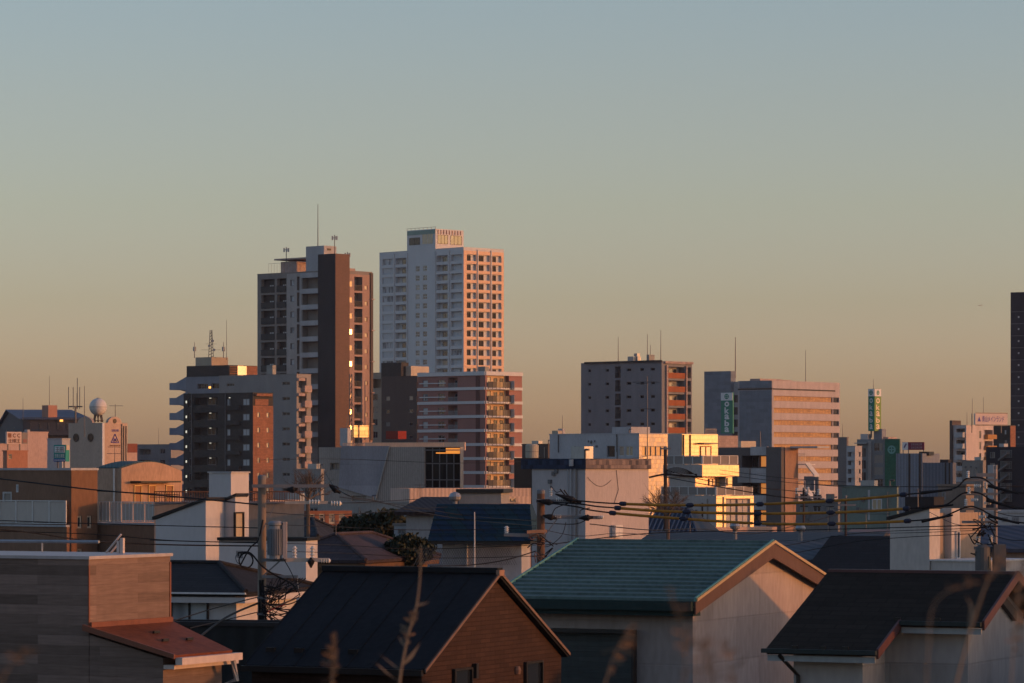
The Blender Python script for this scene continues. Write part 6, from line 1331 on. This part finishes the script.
# plain wires
W_ = [
 ('thick black wire crossing the brown row house below its roof', [(-10,477.5,100),(44,484,98),(97,490,96),(180,497,93),(262,505,90)], .02),
 ('wire crossing the terrace wall of the brown row house at the far left', [(-10,528.6,84),(35,533,85),(70,538.5,86),(114,542.5,88),(180,545,89),(262,546,90)], .018),
 ('thin wire just above the lower wire on the brown row house', [(-10,531,90),(90,534,90),(180,541,90),(262,542,90)], .012),
 ('thin level wire across the white modern house upper wall', [(-10,520,95),(90,523.6,93),(180,526,92),(262,528,90)], .012),
 ('thin level wire across the white modern house lower wall', [(150,540,95),(200,541.5,93),(262,543,90)], .014),
 ('thin wire rising left from the pole top over the brown fence', [(150,506,120),(210,500,105),(262,492,90.2)], .010),
 ('wire dropping left from the pole past the curtained window', [(170,622,80),(215,608,85),(258,597,90)], .016),
 ('thick wire dropping left from the pole to the dark garage', [(190,645,80),(225,618,85),(258,603,90)], .028),
 ('lowest thin wire left of the transformer pole', [(190,628,80),(225,620,85),(258,612,90)], .014),
 ('black diagonal wire from the pole arm end to the lower right', [(325,472,96),(334,486,90),(352,497,88),(372,500,95),(420,512,110),(470,520,118),(536,526,104)], .014),
 ('faint wire from the transformer to the mansard roof', [(340,497,92),(400,505,110),(470,516,118),(536,521,104)], .012),
 ('level wire above the brown hip roof', [(262,524,90),(340,527,100),(420,530,104),(536,528,104)], .010),
 ('second level wire across the brown hip roof', [(262,543,90),(340,545,100),(420,549,104),(536,545,104)], .010),
 ('thin wire from the transformer pole across the hip roof eaves', [(262,551,90),(340,553,100),(440,558,104),(536,556,104)], .010),
 ('wire joining the brown stained pole to the left below the mansard roof', [(430,566,98),(470,565,100),(505,560,101),(536,551,102)], .016),
 ('wire joining the crossarm of the brown stained pole with the box building', [(544,523,102),(575,524,102),(590,518,102),(600,517,102)], .014),
 ('long thin wire under the yellow sleeves to the pole at right', [(545,545,102),(640,534,104),(720,531,104),(800,530,102),(880,528,100),(985,525,98)], .014),
 ('thin low wire over the wide blue grey metal roof', [(700,560,100),(790,545,103),(860,533,102),(985,528,98)], .010),
 ('second thin low wire over the wide blue grey metal roof', [(720,566,100),(800,552,103),(870,540,102),(985,533,98)], .010),
 ('thin wire from the thin dark pole over the glowing lower terrace', [(665,477,160),(720,487,150),(790,498,148),(846,500,150)], .022),
 ('thin wire from the thin dark pole to the dim pole', [(665,470,160),(720,483,165),(803,492,170)], .020),
 ('dark wire sloping under the lowest yellow sleeve', [(590,524,102),(650,530,110),(700,529,130),(760,533,140),(846,512,150)], .016),
 ('thin wire across the tall cream house wall', [(846,533,150),(900,533,100),(985,530,98)], .009),
 ('thin far wire over the pale hall facade', [(262,460,200),(340,459,230),(460,463,230),(560,460,250)], .016),
 ('thin wire over the pale green building', [(803,484,170),(860,486,165),(960,487,160),(1030,486,160)], .018),
 ('thin far wire high over the brown fence and the pole top', [(150,497,140),(262,499,150),(340,503,160),(420,499,170)], .016),
 ('thin wire crossing under the pole top to the mansard roof box', [(262,512,90.2),(330,515,100),(430,508,120),(520,503,140)], .011),
 ('drooping service wire from the pole to the hip roof fascia', [(264,580,90),(300,590,95),(340,580,105),(372,563,124)], .010),
 ('dark wire from the transformer box down to the tangled cables', [(283,558,89.4),(292,574,89.2),(300,596,89)], .012),
 ('thin wire rising from the box building band to the thin antenna pole', [(585,474,186),(615,462,230),(647,456,300)], .02),
 ('thin wire dipping below the box building vent', [(545,530,102),(580,536,106),(620,533,112),(655,536,120)], .010),
 ('thin wire before the brown end wall of the balcony block', [(720,470,240),(784,478,230),(846,482,220)], .018),
 ('second thin wire before the brown end wall of the balcony block', [(720,474,240),(784,482,230),(846,487,220)], .018),
 ('low thin wire from the dim pole to the cream house', [(804,500,170),(850,512,140),(890,514,113)], .014),
 ('thin wire arriving at the right pole from the far right', [(996,512,98),(1012,516,95),(1040,517,92)], .012),
 ('lower thin wire arriving at the right pole from the far right', [(996,536,98),(1012,540,95),(1040,540,92)], .012),
 ('thin wire from the right pole to the cream house wall', [(929,512,111),(955,524,104),(978,526,98)], .010),
 ('thin line crossing the barrel roofed hall windows', [(97,491,110),(140,493,110),(180,495,110)], .014),
]
for lab, pts, r in W_: wire(lab, pts, r)

# ================================================================ reeds close to the camera
reed = mat('reed_straw', (.25,.20,.15), .8, var=.15); plume = mat('reed_plume', (.20,.14,.10), .9, var=.15)
def reedp(label, D, pts, r0, fl, seed, droop=0, dens=120, spread=1.0, leaves=()):
    base = P(pts[0][0], pts[0][1], D); dens = int(dens*.42); rt = empty('reed', base, 0, label, 'reed', 'dry reeds close to the camera'); rnd = random.Random(seed); r0 = r0*(.6 if D < 5.1 else .9)
    c = smooth([P(a, b_, D) - base for a, b_ in pts], 6); z0 = 7.9 - base.z
    MB().tube([Vector((c[0].x - .02, 0, z0))] + c, r0, 6, r0*.35).build('stalk', reed, rt)
    for i, lf in enumerate(leaves):
        q = smooth([P(a, b_, D) - base for a, b_ in lf], 5); mb = MB()
        for k in range(len(q) - 1):
            w0 = .0035*D/6*(1 - abs(2*k/len(q) - .7)); w1 = .0035*D/6*max(.1, 1 - abs(2*(k + 1)/len(q) - .7)); w0 = max(w0, .0006)
            mb.quad(q[k] + Vector((-w0, 0, w0*.4)), q[k] + Vector((w0, 0, -w0*.4)), q[k+1] + Vector((w1, .002, -w1*.4)), q[k+1] + Vector((-w1, .002, w1*.4)))
        mb.build('leaf', reed, rt)
    mb = MB(); k0, k1 = int(len(c)*fl[0]), int(len(c)*fl[1]) - 1
    if k1 > k0:
        for i in range(dens):
            k = rnd.randint(k0, k1); q = c[k]; t = (k - k0)/max(1, k1 - k0); w = math.sin(math.pi*min(1, .12 + t*.88))
            L = D*.0036*spread*rnd.uniform(.5, 1.4)*w; d = Vector((rnd.gauss(droop, .6), rnd.gauss(0, .6), rnd.uniform(.1, 1.0) - abs(droop)*.8)).normalized()
            e = q + d*L; s_ = d.cross(Vector((0, 1, 0))).normalized()*.0009*D/6
            mb.quad(q - s_, q + s_, e + s_*1.4, e - s_*1.4)
        mb.build('plume', plume, rt)
reedp('tallest dry reed before the black seamed roof', 7.0, [(398,705),(400,678),(404,655),(409,632),(416,608),(419,588),(420.5,566),(420.5,546)], .0036, (.34,.6), 1, 0, 120, .75, leaves=[[(400,682),(388,674),(377,664),(366,661)], [(402,672),(392,664),(379,654)], [(406,648),(402,642),(398,636)], [(404,664),(412,655),(420,643)], [(417,606),(422,604),(429,602)]])
reedp('short dry reed left of the tallest one', 5.0, [(331,705),(332,680),(334,655),(335,632)], .002, (.3,1), 2, 0, 150, .8, leaves=[[(332,685),(322,680),(316,678)]])
reedp('curved reed plume before the dark shutter', 4.2, [(600,705),(606,680),(614,655),(624,636),(634,620)], .0016, (.35,1), 3, .8, 150, 1.1)
reedp('soft blurred reed plume before the green roof corner', 3.0, [(680,700),(686,660),(680,622),(668,585)], .001, (.25,1), 4, -.1, 90, 1.5)
reedp('soft blurred reed plume before the pale gable wall', 3.2, [(716,705),(712,680),(704,655),(700,640)], .001, (.2,1), 5, .2, 80, 1.4)
reedp('second blurred reed plume before the pale gable wall', 3.4, [(736,705),(732,680),(727,655),(722,640)], .001, (.2,1), 6, .1, 70, 1.2)
reedp('slanting blurred reed before the stepped black roof', 4.2, [(952,700),(962,660),(972,625),(984,590),(998,556)], .0035, (.8,1), 7, .5, 90, 1.2, leaves=[[(968,640),(972,610),(966,596)]])
reedp('arching thin reed over the black shingle roof', 3.4, [(925,705),(928,650),(932,610),(946,592),(966,586),(976,582)], .0012, (.6,1), 8, .2, 50, .8)
reedp('drooping reed plume at the right edge', 4.0, [(1010,700),(1014,640),(1018,590),(1024,560)], .0018, (.3,1), 9, .3, 140, 1.2)
reedp('faint reed plume at the far left bottom', 3.0, [(-4,700),(6,672),(20,656),(38,648)], .001, (.3,1), 10, .3, 70, 1.2)

def ventil(px, py, D, label):
    r = empty('roof_ventilator', P(px, py, D), 0, label, 'roof ventilator'); MB().tube([(0,0,-.3), (0,0,.12)], .09, 10).build('pipe', stl, r)
    m = MB(); m.lathe((0,0,.12), [(.1, 0), (.2, .06), (.23, .16), (.16, .28), (.03, .33)], 14).build('hood', G('galv'), r)
ventil(735, 532.5, 152.5, 'round ventilator on the long dark roof left of the green roof peak'); ventil(800.5, 534.5, 152.5, 'round ventilator on the long dark roof near the dim pole'); ventil(455, 504.5, 124, 'round ventilator on the left part of the mansard roof')
for (px, y0, y1, D, lab) in ((690, 519, 533, 151, 'small roof antenna on the long dark roof below the first sleeve joint'), (866, 508, 529, 166, 'small roof antenna above the dusty pink roof'), (420, 484, 498, 138, 'small roof antenna on the brown ribbed roof'), (336, 520, 535, 129, 'small roof antenna on the peak of the brown hip roof'), (918, 489, 510, 113, 'small roof antenna on the tall cream house')):
    mast('tv_antenna', lab, px, y0, y1, D, .02, arms=((y0 + 1, px - 6, px + 6), (y0 + 4, px - 4, px + 4)), group=None)
# ================================================================ ground, embankment, plane
gm, nt, bs = _new('ground_mat'); tc = N(nt, 'ShaderNodeTexCoord'); nz = N(nt, 'ShaderNodeTexNoise'); nz.inputs['Scale'].default_value = .03; nz.inputs['Detail'].default_value = 8
nt.links.new(tc.outputs['Object'], nz.inputs['Vector']); mc = N(nt, 'ShaderNodeMix', data_type='RGBA'); nt.links.new(nz.outputs[0], mc.inputs[0]); mc.inputs[6].default_value = (.04,.04,.042,1); mc.inputs[7].default_value = (.085,.08,.075,1); nt.links.new(mc.outputs[2], bs.inputs['Base Color']); bs.inputs['Roughness'].default_value = .9
g = MB().quad((-9000,-9000,0), (9000,-9000,0), (9000,9000,0), (-9000,9000,0)).build('ground', gm); tag(g, 'dark city ground', None, None, 'structure')
mb = MB(); prof = [(-60, 7.9), (9, 7.9), (14, 7.2), (30, .8), (36, .02)]
for i in range(len(prof) - 1):
    for j in range(24):
        x0 = -120 + j*10; mb.quad((x0, prof[i][0], prof[i][1]), (x0 + 10, prof[i][0], prof[i][1]), (x0 + 10, prof[i+1][0], prof[i+1][1]), (x0, prof[i+1][0], prof[i+1][1]))
e = mb.build('embankment', mat('dry_grass_bank', (.09,.09,.04), .95, var=.4)); tag(e, 'grassy river embankment under the camera', None, None, 'structure')
r = empty('airplane', P(980, 305.5, 2600), R(20), 'tiny distant airplane in the sky left of the dark tower', 'airplane')
MB().tube([(-1.5,0,0), (1.2,0,.1), (1.6,0,.3)], .22, 8, .1).build('fuselage', G('salmon'), r); MB().prism([(-.3,-1.4,0), (.2,-1.4,0), (.4,0,0), (.2,1.4,0), (-.3,1.4,0), (-.4,0,0)], (0,0,.06)).build('wing', G('salmon'), r); MB().prism([(1.2,0,.2), (1.7,0,.2), (1.8,0,.8), (1.5,0,.8)], (0,.06,0)).build('tail_fin', G('salmon'), r)

hz = MB().box(-1000, 700, -70, 1500, -1, 102).build('haze', None); tag(hz, 'thin evening haze over the city', None, None, 'stuff')
hm = bpy.data.materials.new('haze'); hm.use_nodes = True; hn = hm.node_tree; hn.nodes.clear(); ho = hn.nodes.new('ShaderNodeOutputMaterial'); hv = hn.nodes.new('ShaderNodeVolumePrincipled')
hv.inputs['Density'].default_value = .00006; hv.inputs['Color'].default_value = (.8, .82, .9, 1); hv.inputs['Anisotropy'].default_value = .2; hn.links.new(hv.outputs[0], ho.inputs['Volume']); hz.data.materials.append(hm)
# ================================================================ light, sky, camera
w = bpy.data.worlds.new('World'); sc.world = w; w.use_nodes = True; nt = w.node_tree
bg = nt.nodes['Background']; sk = nt.nodes.new('ShaderNodeTexSky'); sk.sky_type = 'NISHITA'; sk.sun_disc = False
sk.sun_elevation = R(SUN_EL); sk.sun_rotation = R(90 + SUN_AZ); sk.altitude = 20; sk.air_density = 1.0; sk.dust_density = 1.2; sk.ozone_density = 1.6
tcw = N(nt, 'ShaderNodeTexCoord'); spw = N(nt, 'ShaderNodeSeparateXYZ'); nt.links.new(tcw.outputs['Generated'], spw.inputs[0])
mw = N(nt, 'ShaderNodeMath', operation='MULTIPLY'); mw.inputs[1].default_value = 5; nt.links.new(spw.outputs[2], mw.inputs[0])
rw = N(nt, 'ShaderNodeValToRGB'); nt.links.new(mw.outputs[0], rw.inputs[0]); el = rw.color_ramp.elements
KM = [(0, 2.9, 2.85, 6.8), (.0114*5, 2.45, 2.35, 5.3), (.0251*5, 2.06, 1.99, 4.1), (.0479*5, 1.79, 1.73, 2.85), (.0755*5, 1.75, 1.67, 2.3), (.1046*5, 1.74, 1.62, 2.1), (.1317*5, 1.71, 1.62, 2.04), (1, 1.7, 1.6, 1.9)]
KM = [(k_[0], k_[1]*1.02, k_[2]*1.025, k_[3]*1.01) for k_ in KM]
while len(el) < len(KM): el.new(.5)
for e_, k_ in zip(el, KM): e_.position = k_[0]
for e_, k_ in zip(el, KM): e_.color = (k_[1]/8, k_[2]/8, k_[3]/8, 1)
m8 = N(nt, 'ShaderNodeVectorMath', operation='SCALE'); m8.inputs['Scale'].default_value = 8; nt.links.new(rw.outputs[0], m8.inputs[0])
mm = N(nt, 'ShaderNodeVectorMath', operation='MULTIPLY'); nt.links.new(sk.outputs[0], mm.inputs[0]); nt.links.new(m8.outputs[0], mm.inputs[1])
nt.links.new(mm.outputs[0], bg.inputs[0]); bg.inputs[1].default_value = .15
sd_ = bpy.data.lights.new('sun', 'SUN'); sd_.energy = 1.95; sd_.angle = R(.6); sd_.color = (1, .345, .088)
so = bpy.data.objects.new('sun', sd_); COL.objects.link(so)
sv = Vector((math.cos(R(SUN_AZ))*math.cos(R(SUN_EL)), -math.sin(R(SUN_AZ))*math.cos(R(SUN_EL)), math.sin(R(SUN_EL)))); so.rotation_euler = sv.to_track_quat('Z', 'Y').to_euler()
cd = bpy.data.cameras.new('camera'); cam = bpy.data.objects.new('camera', cd); COL.objects.link(cam); sc.camera = cam
cd.sensor_width = 36; cd.lens = F/1024*36; cam.location = (0, 0, CAM); cam.rotation_euler = (R(90), 0, 0); cd.shift_y = (H0 - 341.5)/1024; cd.clip_start = .3; cd.clip_end = 20000
cd.dof.use_dof = True; cd.dof.focus_distance = 260; cd.dof.aperture_fstop = cd.lens/9.0
sc.render.engine = 'CYCLES'; sc.view_settings.view_transform = 'Standard'; sc.view_settings.look = 'None'; sc.view_settings.gamma = 1; sc.view_settings.exposure = 0.0
sc.cycles.max_bounces = 5; sc.cycles.diffuse_bounces = 3
